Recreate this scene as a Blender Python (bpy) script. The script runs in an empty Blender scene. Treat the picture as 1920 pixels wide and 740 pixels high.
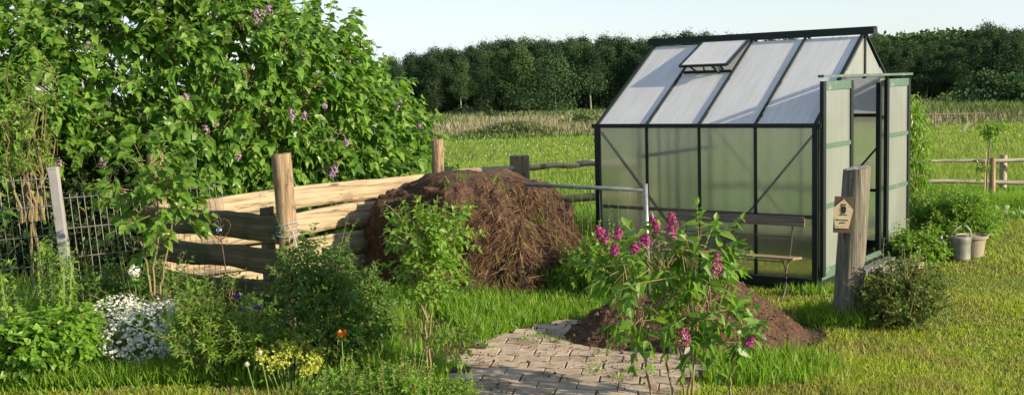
import bpy, math, random
import numpy as np
from mathutils import Matrix, Vector, noise as mnoise
SC = bpy.context.scene
COL = SC.collection
R = np.random.default_rng(7)
random.seed(7)
PI = math.pi

# ------------------------------------------------------------ camera
F_PX, PITCH, ROLL, CAMH = 1966.4, 0.105, 0.0294, 1.745
_cp, _sp, _c, _s = math.cos(PITCH), math.sin(PITCH), math.cos(ROLL), math.sin(ROLL)
FW = np.array([0, _cp, -_sp]); RT0 = np.array([1., 0, 0]); UP0 = np.array([0, _sp, _cp])
RT = _c*RT0 - _s*UP0; UP = _s*RT0 + _c*UP0
cam_d = bpy.data.cameras.new('camera'); cam = bpy.data.objects.new('camera', cam_d); COL.objects.link(cam)
m = Matrix.Identity(4)
for i in range(3):
    m[i][0] = RT[i]; m[i][1] = UP[i]; m[i][2] = -FW[i]
m[2][3] = CAMH
cam.matrix_world = m
cam_d.sensor_width = 36; cam_d.lens = 36*F_PX/1920; cam_d.clip_start = .1; cam_d.clip_end = 6000
SC.camera = cam
# ------------------------------------------------------------ sky, sun, exposure
SUN_EL = math.radians(21); SUN = np.array([.88, -.47]); SUN = SUN/np.linalg.norm(SUN)
SDIR = Vector((SUN[0]*math.cos(SUN_EL), SUN[1]*math.cos(SUN_EL), math.sin(SUN_EL)))
w = bpy.data.worlds.new('World'); SC.world = w; w.use_nodes = True
nt = w.node_tree; nt.nodes.clear()
out = nt.nodes.new('ShaderNodeOutputWorld'); bg = nt.nodes.new('ShaderNodeBackground')
sky = nt.nodes.new('ShaderNodeTexSky'); sky.sky_type = 'NISHITA'; sky.sun_disc = False
sky.sun_elevation = SUN_EL; sky.sun_rotation = math.atan2(SUN[0], SUN[1]); sky.air_density = 1.0; sky.dust_density = .7; sky.ozone_density = 1.3
tc = nt.nodes.new('ShaderNodeTexCoord'); mp = nt.nodes.new('ShaderNodeMapping'); mp.inputs['Scale'].default_value = (1.6, 1.6, 9)
mp.inputs['Location'].default_value = (.3, 1.1, .2)
nz = nt.nodes.new('ShaderNodeTexNoise'); nz.inputs['Scale'].default_value = 1.9; nz.inputs['Detail'].default_value = 6; nz.inputs['Roughness'].default_value = .55
cr = nt.nodes.new('ShaderNodeValToRGB'); cr.color_ramp.elements[0].position = .44; cr.color_ramp.elements[1].position = .68
cr.color_ramp.elements[0].color = (.45, .45, .45, 1); cr.color_ramp.elements[1].color = (.97, .97, .97, 1)
mx = nt.nodes.new('ShaderNodeMix'); mx.data_type = 'RGBA'; mx.inputs['B'].default_value = (4.5, 5.0, 5.95, 1)
L = nt.links.new
L(tc.outputs['Generated'], mp.inputs['Vector']); L(mp.outputs['Vector'], nz.inputs['Vector']); L(nz.outputs['Fac'], cr.inputs['Fac'])
sx = nt.nodes.new('ShaderNodeSeparateXYZ'); L(tc.outputs['Generated'], sx.inputs[0])
mr = nt.nodes.new('ShaderNodeMapRange'); mr.inputs['From Min'].default_value = .03; mr.inputs['From Max'].default_value = .55; mr.inputs['To Min'].default_value = 1; mr.inputs['To Max'].default_value = .45; L(sx.outputs['Z'], mr.inputs['Value'])
mm = nt.nodes.new('ShaderNodeMath'); mm.operation = 'MULTIPLY'; L(cr.outputs['Color'], mm.inputs[0]); L(mr.outputs[0], mm.inputs[1])
L(sky.outputs['Color'], mx.inputs['A']); L(mm.outputs[0], mx.inputs['Factor'])
L(mx.outputs['Result'], bg.inputs['Color']); L(bg.outputs['Background'], out.inputs['Surface'])
bg.inputs['Strength'].default_value = .10
sl = bpy.data.lights.new('sun', 'SUN'); sl.energy = 5.0; sl.angle = math.radians(.6); sl.color = (1, .85, .62)
so = bpy.data.objects.new('sun', sl); COL.objects.link(so); so.rotation_euler = SDIR.to_track_quat('Z', 'Y').to_euler(); so.location = (8, -3, 6)
SC.view_settings.view_transform = 'Standard'; SC.view_settings.look = 'None'; SC.view_settings.exposure = 0.95; SC.view_settings.gamma = 1
SC.view_settings.use_curve_mapping = False
SC.render.engine = 'CYCLES'
cy = SC.cycles
cy.max_bounces = 10; cy.diffuse_bounces = 3; cy.glossy_bounces = 3; cy.transmission_bounces = 9; cy.transparent_max_bounces = 12
cy.use_denoising = True; cy.sample_clamp_indirect = 4; cy.caustics_refractive = False; cy.caustics_reflective = False

# ------------------------------------------------------------ pixel -> place
def ray(px, py):
    return FW + RT*((px-960)/F_PX) + UP*((370-py)/F_PX)
def at(px, py, z=0.0):
    d = ray(px, py); t = (z-CAMH)/d[2]
    return np.array([d[0]*t, d[1]*t, z])
def atY(px, py, Y):
    d = ray(px, py); t = Y/d[1]
    return np.array([d[0]*t, Y, CAMH+d[2]*t])
def ground_z(x, y):
    y = np.asarray(y, float)
    s = np.clip(y-15, 0, None)
    z = -.0181*np.minimum(s, 190)
    return z
# ------------------------------------------------------------ mesh collecting
def unit(a):
    a = np.asarray(a, float)
    return a/np.maximum(np.linalg.norm(a, axis=-1, keepdims=True), 1e-9)
class G:
    def __init__(s): s.v = []; s.f = []; s.n = 0
    def add(s, v, *fs):
        v = np.asarray(v, float).reshape(-1, 3)
        for f in fs:
            f = np.asarray(f, dtype=np.int64)
            if f.size: s.f.append(f+s.n)
        s.v.append(v); s.n += len(v); return s
    def tube(s, pts, rad, n=7, cap=True, flat=1.0):
        pts = np.asarray(pts, float); k = len(pts)
        rad = np.broadcast_to(np.asarray(rad, float), (k,))
        T = unit(np.gradient(pts, axis=0))
        ref = np.array([0, 0, 1.]) if abs(T[0][2]) < .8 else np.array([1., 0, 0])
        vs = []
        for i in range(k):
            a = unit(np.cross(T[i], ref)); b = np.cross(T[i], a)
            th = np.arange(n)*2*PI/n
            vs.append(pts[i]+rad[i]*(np.cos(th)[:, None]*a+flat*np.sin(th)[:, None]*b))
        v = np.concatenate(vs)
        q = []
        for i in range(k-1):
            for j in range(n):
                q.append((i*n+j, i*n+(j+1) % n, (i+1)*n+(j+1) % n, (i+1)*n+j))
        fs = [np.array(q)]
        if cap:
            v = np.concatenate([v, pts[:1], pts[-1:]]); c0, c1 = k*n, k*n+1
            fs.append(np.array([(c0, (j+1) % n, j) for j in range(n)]+[(c1, (k-1)*n+j, (k-1)*n+(j+1) % n) for j in range(n)]))
        return s.add(v, *fs)
    def beam(s, p, q, w, h, up=(0, 0, 1)):
        p = np.asarray(p, float); q = np.asarray(q, float); d = unit(q-p)
        a = unit(np.cross(d, up)); b = np.cross(a, d)
        v = []
        for e in (p, q):
            for (i, j) in ((-1, -1), (1, -1), (1, 1), (-1, 1)):
                v.append(e+a*i*w/2+b*j*h/2)
        return s.add(v, [(0, 1, 2, 3), (7, 6, 5, 4), (0, 4, 5, 1), (1, 5, 6, 2), (2, 6, 7, 3), (3, 7, 4, 0)])
    def box(s, c, d):
        c = np.asarray(c, float)
        return s.beam(c-np.array([d[0]/2, 0, 0]), c+np.array([d[0]/2, 0, 0]), d[1], d[2])
    def slab(s, quad, n, t):
        quad = np.asarray(quad, float); n = unit(n)*t/2
        if np.dot(np.cross(quad[1]-quad[0], quad[2]-quad[0]), n) < 0: quad = quad[::-1]
        k = len(quad)
        v = np.concatenate([quad+n, quad-n])
        s.add(v)
        s.f.append(np.array([list(range(k))])+s.n-2*k); s.f.append(np.array([list(range(2*k-1, k-1, -1))])+s.n-2*k)
        s.f.append(np.array([(i, k+i, k+(i+1) % k, (i+1) % k) for i in range(k)])+s.n-2*k)
        return s
    def mesh(s, name, off=None, smooth=False):
        v = np.concatenate(s.v) if s.v else np.zeros((0, 3))
        if off is not None: v = v-np.asarray(off)
        me = bpy.data.meshes.new(name)
        me.vertices.add(len(v)); me.vertices.foreach_set('co', v.astype(np.float32).ravel())
        li = np.concatenate([f.ravel() for f in s.f]); tot = np.concatenate([np.full(len(f), f.shape[1]) for f in s.f])
        st = np.concatenate([[0], np.cumsum(tot)[:-1]])
        me.loops.add(len(li)); me.loops.foreach_set('vertex_index', li.astype(np.int32))
        me.polygons.add(len(tot)); me.polygons.foreach_set('loop_start', st.astype(np.int32)); me.polygons.foreach_set('loop_total', tot.astype(np.int32))
        me.polygons.foreach_set('use_smooth', np.full(len(tot), bool(smooth)))
        me.update(calc_edges=True); me.validate()
        return me
def tag(o, label=None, cat=None, group=None, kind=None):
    if label: o['label'] = label
    if cat: o['category'] = cat
    if group: o['group'] = group
    if kind: o['kind'] = kind
    return o
def obj(name, g, mat, parent=None, off=None, smooth=False, loc=None):
    me = g.mesh(name, off, smooth); me.materials.append(mat)
    o = bpy.data.objects.new(name, me); COL.objects.link(o)
    if parent: o.parent = parent
    if loc is not None: o.location = loc
    return o
def thing(name, label, cat, loc=(0, 0, 0), rz=0, group=None):
    o = bpy.data.objects.new(name, None); COL.objects.link(o); o.empty_display_size = .1
    o.location = tuple(float(x) for x in loc); o.rotation_euler = (0, 0, rz)
    return tag(o, label, cat, group)
def copy_tree(o, parent=None):
    c = o.copy(); COL.objects.link(c); c.parent = parent
    for ch in list(o.children): copy_tree(ch, c)
    return c
# ------------------------------------------------------------ materials
def mat_new(name):
    m = bpy.data.materials.new(name); m.use_nodes = True; n = m.node_tree; n.nodes.clear()
    o = n.nodes.new('ShaderNodeOutputMaterial'); return m, n, o
def ramp(n, stops):
    r = n.nodes.new('ShaderNodeValToRGB'); e = r.color_ramp.elements
    while len(e) < len(stops): e.new(.5)
    for i, (p, c) in enumerate(stops):
        e[i].position = p; e[i].color = (*c, 1)
    return r
def leaf_mat(name, cols, trans=.38, rough=.42, patch=0.0, patchcol=None, pscale=1.0, tcol=1.5, orand=0.0):
    m, n, o = mat_new(name)
    g = n.nodes.new('ShaderNodeNewGeometry')
    st = [(i/(len(cols)-1) if len(cols) > 1 else 0, c) for i, c in enumerate(cols)]
    r = ramp(n, st); n.links.new(g.outputs['Random Per Island'], r.inputs['Fac'])
    col = r.outputs['Color']
    if patch:
        t = n.nodes.new('ShaderNodeTexCoord'); z = n.nodes.new('ShaderNodeTexNoise'); z.inputs['Scale'].default_value = pscale; z.inputs['Detail'].default_value = 3
        n.links.new(t.outputs['Object'], z.inputs['Vector'])
        rr = ramp(n, [(.42, (0, 0, 0)), (.66, (patch, patch, patch))]); n.links.new(z.outputs['Fac'], rr.inputs['Fac'])
        x = n.nodes.new('ShaderNodeMix'); x.data_type = 'RGBA'; n.links.new(rr.outputs['Color'], x.inputs['Factor']); n.links.new(col, x.inputs['A']); x.inputs['B'].default_value = (*patchcol, 1)
        col = x.outputs['Result']
    if orand:
        oi = n.nodes.new('ShaderNodeObjectInfo'); hs = n.nodes.new('ShaderNodeHueSaturation'); q1 = n.nodes.new('ShaderNodeMapRange'); q1.inputs['To Min'].default_value = 1-orand; q1.inputs['To Max'].default_value = 1+orand
        q2 = n.nodes.new('ShaderNodeMapRange'); q2.inputs['To Min'].default_value = .515; q2.inputs['To Max'].default_value = .485
        n.links.new(oi.outputs['Random'], q1.inputs['Value']); n.links.new(oi.outputs['Random'], q2.inputs['Value']); n.links.new(q1.outputs[0], hs.inputs['Value']); n.links.new(q2.outputs[0], hs.inputs['Hue']); n.links.new(col, hs.inputs['Color']); col = hs.outputs[0]
    p = n.nodes.new('ShaderNodeBsdfPrincipled'); p.inputs['Roughness'].default_value = rough; p.inputs['Specular IOR Level'].default_value = .35
    n.links.new(col, p.inputs['Base Color'])
    t = n.nodes.new('ShaderNodeBsdfTranslucent')
    gm = n.nodes.new('ShaderNodeMix'); gm.data_type = 'RGBA'; gm.blend_type = 'MULTIPLY'; gm.inputs['Factor'].default_value = 1
    n.links.new(col, gm.inputs['A']); gm.inputs['B'].default_value = (tcol*1.15, tcol*1.25, tcol*.5, 1)
    n.links.new(gm.outputs['Result'], t.inputs['Color'])
    s = n.nodes.new('ShaderNodeMixShader'); s.inputs['Fac'].default_value = trans
    n.links.new(p.outputs[0], s.inputs[1]); n.links.new(t.outputs[0], s.inputs[2]); n.links.new(s.outputs[0], o.inputs['Surface'])
    return m
def solid(name, cols, rough=.6, metal=0, scale=(6, 6, 6), detail=5, bump=.3, bdist=.01, spots=None, bscale=None, spec=.4, island=0.0, cracks=None):
    """noise-mottled surface; cols = ramp over noise; spots = (scale, threshold, colour)"""
    m, n, o = mat_new(name)
    t = n.nodes.new('ShaderNodeTexCoord'); mp = n.nodes.new('ShaderNodeMapping'); mp.inputs['Scale'].default_value = scale
    n.links.new(t.outputs['Object'], mp.inputs['Vector'])
    z = n.nodes.new('ShaderNodeTexNoise'); z.inputs['Scale'].default_value = 1; z.inputs['Detail'].default_value = detail; z.inputs['Roughness'].default_value = .62
    n.links.new(mp.outputs[0], z.inputs['Vector'])
    k = len(cols); r = ramp(n, [(.3+.4*i/max(1, k-1), c) for i, c in enumerate(cols)]); n.links.new(z.outputs['Fac'], r.inputs['Fac'])
    col = r.outputs['Color']
    if spots:
        z2 = n.nodes.new('ShaderNodeTexNoise'); z2.inputs['Scale'].default_value = spots[0]; z2.inputs['Detail'].default_value = 4
        n.links.new(t.outputs['Object'], z2.inputs['Vector'])
        r2 = ramp(n, [(spots[1]-.05, (0, 0, 0)), (spots[1]+.05, (.85, .85, .85))]); n.links.new(z2.outputs['Fac'], r2.inputs['Fac'])
        x = n.nodes.new('ShaderNodeMix'); x.data_type = 'RGBA'; n.links.new(r2.outputs['Color'], x.inputs['Factor']); n.links.new(col, x.inputs['A']); x.inputs['B'].default_value = (*spots[2], 1)
        col = x.outputs['Result']
    if cracks:
        m2 = n.nodes.new('ShaderNodeMapping'); m2.inputs['Scale'].default_value = cracks; n.links.new(t.outputs['Object'], m2.inputs['Vector'])
        z3 = n.nodes.new('ShaderNodeTexNoise'); z3.inputs['Scale'].default_value = 1; z3.inputs['Detail'].default_value = 3; z3.inputs['Distortion'].default_value = .6; n.links.new(m2.outputs[0], z3.inputs['Vector'])
        r3 = ramp(n, [(.485, (0, 0, 0)), (.5, (.85, .85, .85)), (.515, (0, 0, 0))]); n.links.new(z3.outputs['Fac'], r3.inputs['Fac'])
        v3 = n.nodes.new('ShaderNodeTexVoronoi'); v3.inputs['Scale'].default_value = 1; m4 = n.nodes.new('ShaderNodeMapping'); m4.inputs['Scale'].default_value = tuple(2.4 if c < 5 else 9 for c in cracks); n.links.new(t.outputs['Object'], m4.inputs['Vector']); n.links.new(m4.outputs[0], v3.inputs['Vector'])
        r4 = ramp(n, [(.09, (.9, .9, .9)), (.17, (0, 0, 0))]); n.links.new(v3.outputs['Distance'], r4.inputs['Fac'])
        mx4 = n.nodes.new('ShaderNodeMix'); mx4.data_type = 'RGBA'; mx4.blend_type = 'LIGHTEN'; mx4.inputs['Factor'].default_value = 1; n.links.new(r3.outputs[0], mx4.inputs['A']); n.links.new(r4.outputs[0], mx4.inputs['B'])
        x5 = n.nodes.new('ShaderNodeMix'); x5.data_type = 'RGBA'; n.links.new(mx4.outputs['Result'], x5.inputs['Factor']); n.links.new(col, x5.inputs['A']); x5.inputs['B'].default_value = (.06, .04, .022, 1); col = x5.outputs['Result']
    if island:
        g = n.nodes.new('ShaderNodeNewGeometry'); hs = n.nodes.new('ShaderNodeHueSaturation')
        mr = n.nodes.new('ShaderNodeMapRange'); mr.inputs['To Min'].default_value = 1-island; mr.inputs['To Max'].default_value = 1+island
        n.links.new(g.outputs['Random Per Island'], mr.inputs['Value']); n.links.new(mr.outputs[0], hs.inputs['Value']); n.links.new(col, hs.inputs['Color']); col = hs.outputs[0]
    p = n.nodes.new('ShaderNodeBsdfPrincipled'); p.inputs['Roughness'].default_value = rough; p.inputs['Metallic'].default_value = metal; p.inputs['Specular IOR Level'].default_value = spec
    n.links.new(col, p.inputs['Base Color'])
    if bump:
        b = n.nodes.new('ShaderNodeBump'); b.inputs['Strength'].default_value = bump; b.inputs['Distance'].default_value = bdist
        n.links.new(z.outputs['Fac'], b.inputs['Height']); n.links.new(b.outputs[0], p.inputs['Normal'])
    n.links.new(p.outputs[0], o.inputs['Surface'])
    return m
def polycarb(name, clear=.5, ribs_axis=2, tint=(.93, .96, .90), milk=(.80, .83, .80), rough=.30, dif=.35, streak=(24, 24, 1.5), refl=.05):
    m, n, o = mat_new(name)
    t = n.nodes.new('ShaderNodeTexCoord')
    wv = n.nodes.new('ShaderNodeTexWave'); wv.wave_type = 'BANDS'; wv.bands_direction = ('X', 'Y', 'Z')[ribs_axis]; wv.inputs['Scale'].default_value = 16; wv.inputs['Distortion'].default_value = .8
    wv.inputs['Detail'].default_value = 1
    n.links.new(t.outputs['Object'], wv.inputs['Vector'])
    dz = n.nodes.new('ShaderNodeTexNoise'); dz.inputs['Scale'].default_value = 2.2; dz.inputs['Detail'].default_value = 5
    mp = n.nodes.new('ShaderNodeMapping'); mp.inputs['Scale'].default_value = (1, 1, .35); n.links.new(t.outputs['Object'], mp.inputs['Vector']); n.links.new(mp.outputs[0], dz.inputs['Vector'])
    bp = n.nodes.new('ShaderNodeBump'); bp.inputs['Strength'].default_value = .35; bp.inputs['Distance'].default_value = .002; n.links.new(wv.outputs['Fac'], bp.inputs['Height'])
    rf = n.nodes.new('ShaderNodeBsdfRefraction'); rf.inputs['IOR'].default_value = 1.13; rf.inputs['Roughness'].default_value = rough; rf.inputs['Color'].default_value = (*tint, 1)
    tr = n.nodes.new('ShaderNodeBsdfTransparent'); tr.inputs['Color'].default_value = (*tint, 1)
    ml = n.nodes.new('ShaderNodeBsdfTranslucent'); ml.inputs['Color'].default_value = (*milk, 1)
    df = n.nodes.new('ShaderNodeBsdfDiffuse'); df.inputs['Color'].default_value = (*milk, 1); n.links.new(bp.outputs[0], df.inputs['Normal'])
    gl = n.nodes.new('ShaderNodeBsdfGlossy'); gl.inputs['Roughness'].default_value = .22; n.links.new(bp.outputs[0], gl.inputs['Normal'])
    def mixs(a, b, f):
        x = n.nodes.new('ShaderNodeMixShader'); n.links.new(a, x.inputs[1]); n.links.new(b, x.inputs[2])
        if isinstance(f, float): x.inputs[0].default_value = f
        else: n.links.new(f, x.inputs[0])
        return x.outputs[0]
    see = mixs(rf.outputs[0], tr.outputs[0], .30)
    milky = mixs(ml.outputs[0], df.outputs[0], dif)
    sz = n.nodes.new('ShaderNodeTexNoise'); sz.inputs['Scale'].default_value = 1; sz.inputs['Detail'].default_value = 4; sz.inputs['Roughness'].default_value = .7
    smp = n.nodes.new('ShaderNodeMapping'); smp.inputs['Scale'].default_value = streak; n.links.new(t.outputs['Object'], smp.inputs['Vector']); n.links.new(smp.outputs[0], sz.inputs['Vector'])
    sr = ramp(n, [(.36, tuple(c*.88 for c in milk)), (.62, tuple(min(1, c*1.04) for c in milk))]); n.links.new(sz.outputs['Fac'], sr.inputs['Fac'])
    n.links.new(sr.outputs['Color'], ml.inputs['Color']); n.links.new(sr.outputs['Color'], df.inputs['Color'])
    b3_ = n.nodes.new('ShaderNodeBump'); b3_.inputs['Strength'].default_value = .5; b3_.inputs['Distance'].default_value = .004; n.links.new(sz.outputs['Fac'], b3_.inputs['Height']); n.links.new(b3_.outputs[0], gl.inputs['Normal'])
    r = ramp(n, [(.3, (1-clear-.03,)*3), (.75, (1-clear+.05,)*3)]); n.links.new(dz.outputs['Fac'], r.inputs['Fac'])
    body = mixs(see, milky, r.outputs['Color'])
    lw = n.nodes.new('ShaderNodeLayerWeight'); pw = n.nodes.new('ShaderNodeMath'); pw.operation = 'POWER'; pw.inputs[1].default_value = 4; n.links.new(lw.outputs['Facing'], pw.inputs[0])
    fr = n.nodes.new('ShaderNodeMapRange'); fr.inputs['To Min'].default_value = refl; fr.inputs['To Max'].default_value = .6; n.links.new(pw.outputs[0], fr.inputs['Value'])
    n.links.new(mixs(body, gl.outputs[0], fr.outputs[0]), o.inputs['Surface'])
    return m

M = {}
M['lilac'] = leaf_mat('lilac_leaf', [(0.049, 0.116, 0.018), (0.079, 0.176, 0.024), (0.116, 0.231, 0.032), (0.146, 0.275, 0.040), (0.207, 0.319, 0.070)], .40, .36)
M['lilac_young'] = leaf_mat('young_lilac_leaf', [(0.076, 0.157, 0.022), (0.115, 0.229, 0.033), (0.168, 0.286, 0.044)], .42, .38)
M['fresh'] = leaf_mat('fresh_leaf', [(0.095, 0.194, 0.020), (0.143, 0.283, 0.030), (0.206, 0.342, 0.045)], .42)
M['bright'] = leaf_mat('bright_leaf', [(0.103, 0.196, 0.020), (0.149, 0.276, 0.030), (0.196, 0.322, 0.050)], .42)
M['deep'] = leaf_mat('deep_leaf', [(0.049, 0.110, 0.018), (0.073, 0.165, 0.026), (0.110, 0.220, 0.035)], .38)
M['shade'] = leaf_mat('painted_shade_leaf', [(.012, .028, .008), (.02, .045, .012), (.03, .06, .016)], .25)  # leaf colour made very dark to imitate deep shade
M['rosel'] = leaf_mat('rose_leaf', [(0.061, 0.110, 0.020), (0.085, 0.154, 0.030), (0.110, 0.187, 0.035), (0.195, 0.121, 0.035)], .35)
M['grass'] = leaf_mat('lawn_blade', [(0.133, 0.208, 0.022), (0.212, 0.297, 0.029), (0.300, 0.372, 0.039), (0.407, 0.356, 0.077)], .36, .55, patch=.75, patchcol=(.26, .22, .085), pscale=2.2)
M['tallgrass'] = leaf_mat('tall_grass_blade', [(0.079, 0.172, 0.018), (0.143, 0.257, 0.024), (0.206, 0.329, 0.035)], .4, .5)
M['meadow'] = leaf_mat('meadow_blade', [(.11, .20, .025), (.16, .26, .035), (.22, .30, .05)], .35, .6, patch=.6, patchcol=(.22, .24, .07), pscale=.12)
M['sedge'] = leaf_mat('sedge_blade', [(.05, .09, .022), (.08, .13, .03), (.12, .15, .05)], .25, .7)
M['reed'] = leaf_mat('dry_reed', [(.20, .17, .10), (.28, .24, .16), (.36, .31, .22)], .2, .8, patch=.85, patchcol=(.10, .13, .045), pscale=.05, tcol=.9)
M['forest'] = leaf_mat('forest_leaf', [(.018, .042, .015), (.028, .062, .02), (.04, .082, .026)], .2, .8, orand=.45)
M['forest_light'] = leaf_mat('light_forest_leaf', [(.034, .07, .022), (.048, .095, .028), (.062, .115, .036)], .2, .8, orand=.3)
M['mauve'] = leaf_mat('mauve_petal', [(.26, .13, .27), (.42, .25, .40), (.55, .4, .54)], .25, .6, tcol=.8)
M['magenta'] = leaf_mat('magenta_petal', [(.18, .012, .08), (.36, .025, .17), (.52, .1, .32)], .25, .6, tcol=.8)
M['white_petal'] = leaf_mat('white_petal', [(.62, .62, .58), (.78, .78, .75)], .25, .6, tcol=.7)
M['yellow'] = leaf_mat('yellow_petal', [(0.310, 0.354, 0.045), (0.434, 0.476, 0.072)], .3, .6, tcol=.9)
M['violet'] = leaf_mat('violet_petal', [(.16, .06, .35), (.3, .14, .5)], .25, .6, tcol=.8)
M['red'] = leaf_mat('red_petal', [(.55, .03, .015), (.75, .12, .02)], .3, .5, tcol=.8)
M['orange'] = leaf_mat('orange_petal', [(.85, .35, .03), (.8, .5, .08)], .3, .5, tcol=.8)
M['seed'] = leaf_mat('seed_fluff', [(.6, .6, .56), (.75, .75, .72)], .4, .9, tcol=.7)
M['brown_bloom'] = leaf_mat('faded_bloom', [(.12, .07, .04), (.2, .12, .07)], .2, .8, tcol=.8)
M['bark'] = solid('bark', [(.09, .065, .045), (.2, .15, .1), (.28, .22, .15)], .85, scale=(30, 30, 8), bump=.6)
M['bark_pale'] = solid('pale_bark', [(.14, .12, .09), (.3, .27, .2)], .9, scale=(2, 2, .6), bump=0)
M['bark_forest'] = solid('forest_bark', [(.07, .065, .05), (.16, .145, .115)], .9, scale=(2, 2, .6), bump=0)
M['twig'] = solid('twig', [(.14, .11, .05), (.26, .2, .1)], .8, scale=(30, 30, 8), bump=.2)
M['stem_green'] = solid('green_stem', [(.12, .19, .04), (.2, .28, .07)], .6, scale=(9, 9, 9), bump=0)
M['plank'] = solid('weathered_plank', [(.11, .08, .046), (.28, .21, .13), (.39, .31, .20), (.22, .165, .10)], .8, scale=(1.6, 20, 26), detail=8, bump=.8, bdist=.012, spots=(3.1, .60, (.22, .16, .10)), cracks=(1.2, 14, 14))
M['plank_mossy_shaded'] = solid('mossy_shaded_plank', [(.045, .035, .018), (.11, .085, .045), (.18, .14, .08)], .85, scale=(2.0, 26, 34), detail=8, bump=.8, bdist=.012, spots=(2.2, .55, (.05, .06, .02)), cracks=(1.2, 14, 14))  # moss tones, also darkened so the side boards read as shaded
M['post'] = solid('weathered_post', [(.12, .08, .045), (.28, .20, .12), (.40, .30, .19)], .85, scale=(34, 34, 2.2), detail=8, bump=.9, bdist=.01, spots=(9, .66, (.12, .09, .06)), cracks=(16, 16, 1.6))
M['post_grey'] = solid('grey_old_post', [(.06, .054, .042), (.15, .135, .105), (.27, .245, .195)], .9, scale=(44, 44, 2.4), detail=9, bump=1.0, bdist=.014, spots=(7, .60, (.13, .13, .085)), cracks=(16, 16, 1.2))
M['lichen'] = solid('lichen_top', [(.10, .09, .075), (.24, .22, .19), (.42, .41, .37)], .95, scale=(40, 40, 40), bump=1, bdist=.012)
M['rail'] = solid('grey_rail', [(.16, .14, .11), (.33, .29, .22), (.45, .39, .29)], .9, scale=(3, 30, 30), bump=.7)
M['rail_fresh'] = solid('peeled_rail', [(.33, .22, .12), (.55, .42, .25), (.6, .5, .3)], .8, scale=(3, 30, 30), bump=.6, spots=(6, .6, (.16, .12, .08)))
M['rail_moss'] = solid('mossy_rail', [(.16, .15, .05), (.34, .32, .11), (.42, .4, .16)], .9, scale=(4, 24, 24), bump=.7, spots=(14, .6, (.09, .09, .03)))
M['frame'] = solid('dark_green_aluminium', [(.006, .012, .011), (.010, .017, .015)], .5, scale=(5, 5, 5), bump=0, spec=.3)
M['frame_mid'] = solid('mid_green_aluminium', [(.055, .105, .075), (.08, .14, .10)], .5, scale=(5, 5, 5), bump=0, spec=.5, spots=(12, .66, (.24, .26, .2)))
M['pane_wall'] = polycarb('wall_polycarbonate', .84, 0, tint=(.995, .995, .98), milk=(.97, .98, .93), dif=.12, rough=.22, refl=.10)
M['pane_gable'] = polycarb('gable_polycarbonate', .62, 1, tint=(.95, .99, .95), milk=(.86, .92, .87), dif=.4, streak=(6, 6, 1.5))
M['pane_roof'] = polycarb('roof_polycarbonate', .24, 0, tint=(.97, .98, .99), milk=(.99, .985, .97), rough=.35, dif=.6, streak=(34, 2.2, 2.2))
M['galv'] = solid('galvanised_steel', [(.17, .175, .175), (.26, .27, .27), (.36, .37, .36)], .42, metal=.6, scale=(9, 9, 9), bump=.1, bdist=.002)
M['galv_post'] = solid('galvanised_fence_post', [(.25, .245, .245), (.35, .345, .35)], .6, metal=.15, scale=(5, 5, 3), bump=.1, bdist=.002, spots=(7, .62, (.28, .26, .26)))
M['wire'] = solid('dull_wire', [(.13, .13, .125), (.22, .22, .21)], .55, metal=.4, scale=(9, 9, 9), bump=0)
M['rust'] = solid('rusty_iron', [(.05, .03, .02), (.16, .1, .07)], .7, metal=.4, scale=(30, 30, 30), bump=.2, bdist=.002)
M['iron'] = solid('painted_iron', [(.045, .04, .035), (.09, .075, .06)], .6, metal=.2, scale=(20, 20, 20), bump=.2, bdist=.002)
M['slat'] = solid('dark_weathered_slat', [(.07, .05, .035), (.15, .11, .08), (.21, .165, .12)], .75, scale=(2, 40, 40), bump=.5, bdist=.004)
M['slat_seat'] = solid('seat_slat', [(.14, .09, .055), (.25, .18, .12), (.32, .24, .16)], .7, scale=(2, 40, 40), bump=.5, bdist=.004)
M['glassball'] = solid('mirror_ball', [(.55, .6, .68), (.75, .78, .85)], .08, metal=1, scale=(3, 3, 3), bump=0)
M['zinc'] = solid('zinc_can', [(.12, .12, .105), (.19, .19, .165), (.26, .26, .22)], .5, metal=.25, scale=(8, 8, 8), bump=.15, bdist=.003, spots=(10, .64, (.3, .26, .19)))
M['potm'] = solid('stone_pot', [(.2, .17, .12), (.29, .25, .18)], .85, scale=(10, 10, 10), bump=.3)
M['cord'] = solid('blue_twine', [(.2, .3, .42), (.35, .46, .6)], .8, scale=(40, 40, 40), bump=0)
M['signboard'] = solid('brown_board', [(.06, .04, .025), (.10, .065, .04)], .6, scale=(30, 30, 3), bump=.2)
M['signplate'] = solid('cream_plate', [(.46, .36, .21), (.56, .46, .29)], .55, scale=(12, 12, 12), bump=.05, spots=(30, .70, (.4, .28, .14)))
M['black'] = solid('black_paint', [(.012, .01, .01), (.018, .016, .015)], .5, scale=(3, 3, 3), bump=0)
M['white_plastic'] = solid('white_plastic', [(.42, .46, .45), (.54, .58, .57)], .4, scale=(8, 8, 8), bump=0)
M['soil'] = solid('soil', [(.032, .017, .010), (.070, .037, .020), (.12, .065, .035)], .95, scale=(22, 22, 22), detail=9, bump=1, bdist=.03)
M['clod'] = solid('soil_clod', [(.05, .026, .014), (.10, .055, .03), (.16, .09, .05)], .95, scale=(30, 30, 30), bump=.5, island=.5)
M['heap'] = solid('compost', [(.028, .016, .009), (.065, .035, .02), (.11, .06, .034)], .95, scale=(16, 16, 16), detail=9, bump=1, bdist=.04)
M['straw'] = leaf_mat('straw', [(0.025, 0.012, 0.006), (0.043, 0.020, 0.009), (0.072, 0.034, 0.015), (0.122, 0.065, 0.028), (0.245, 0.163, 0.074)], .12, .8, tcol=.7)
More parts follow.
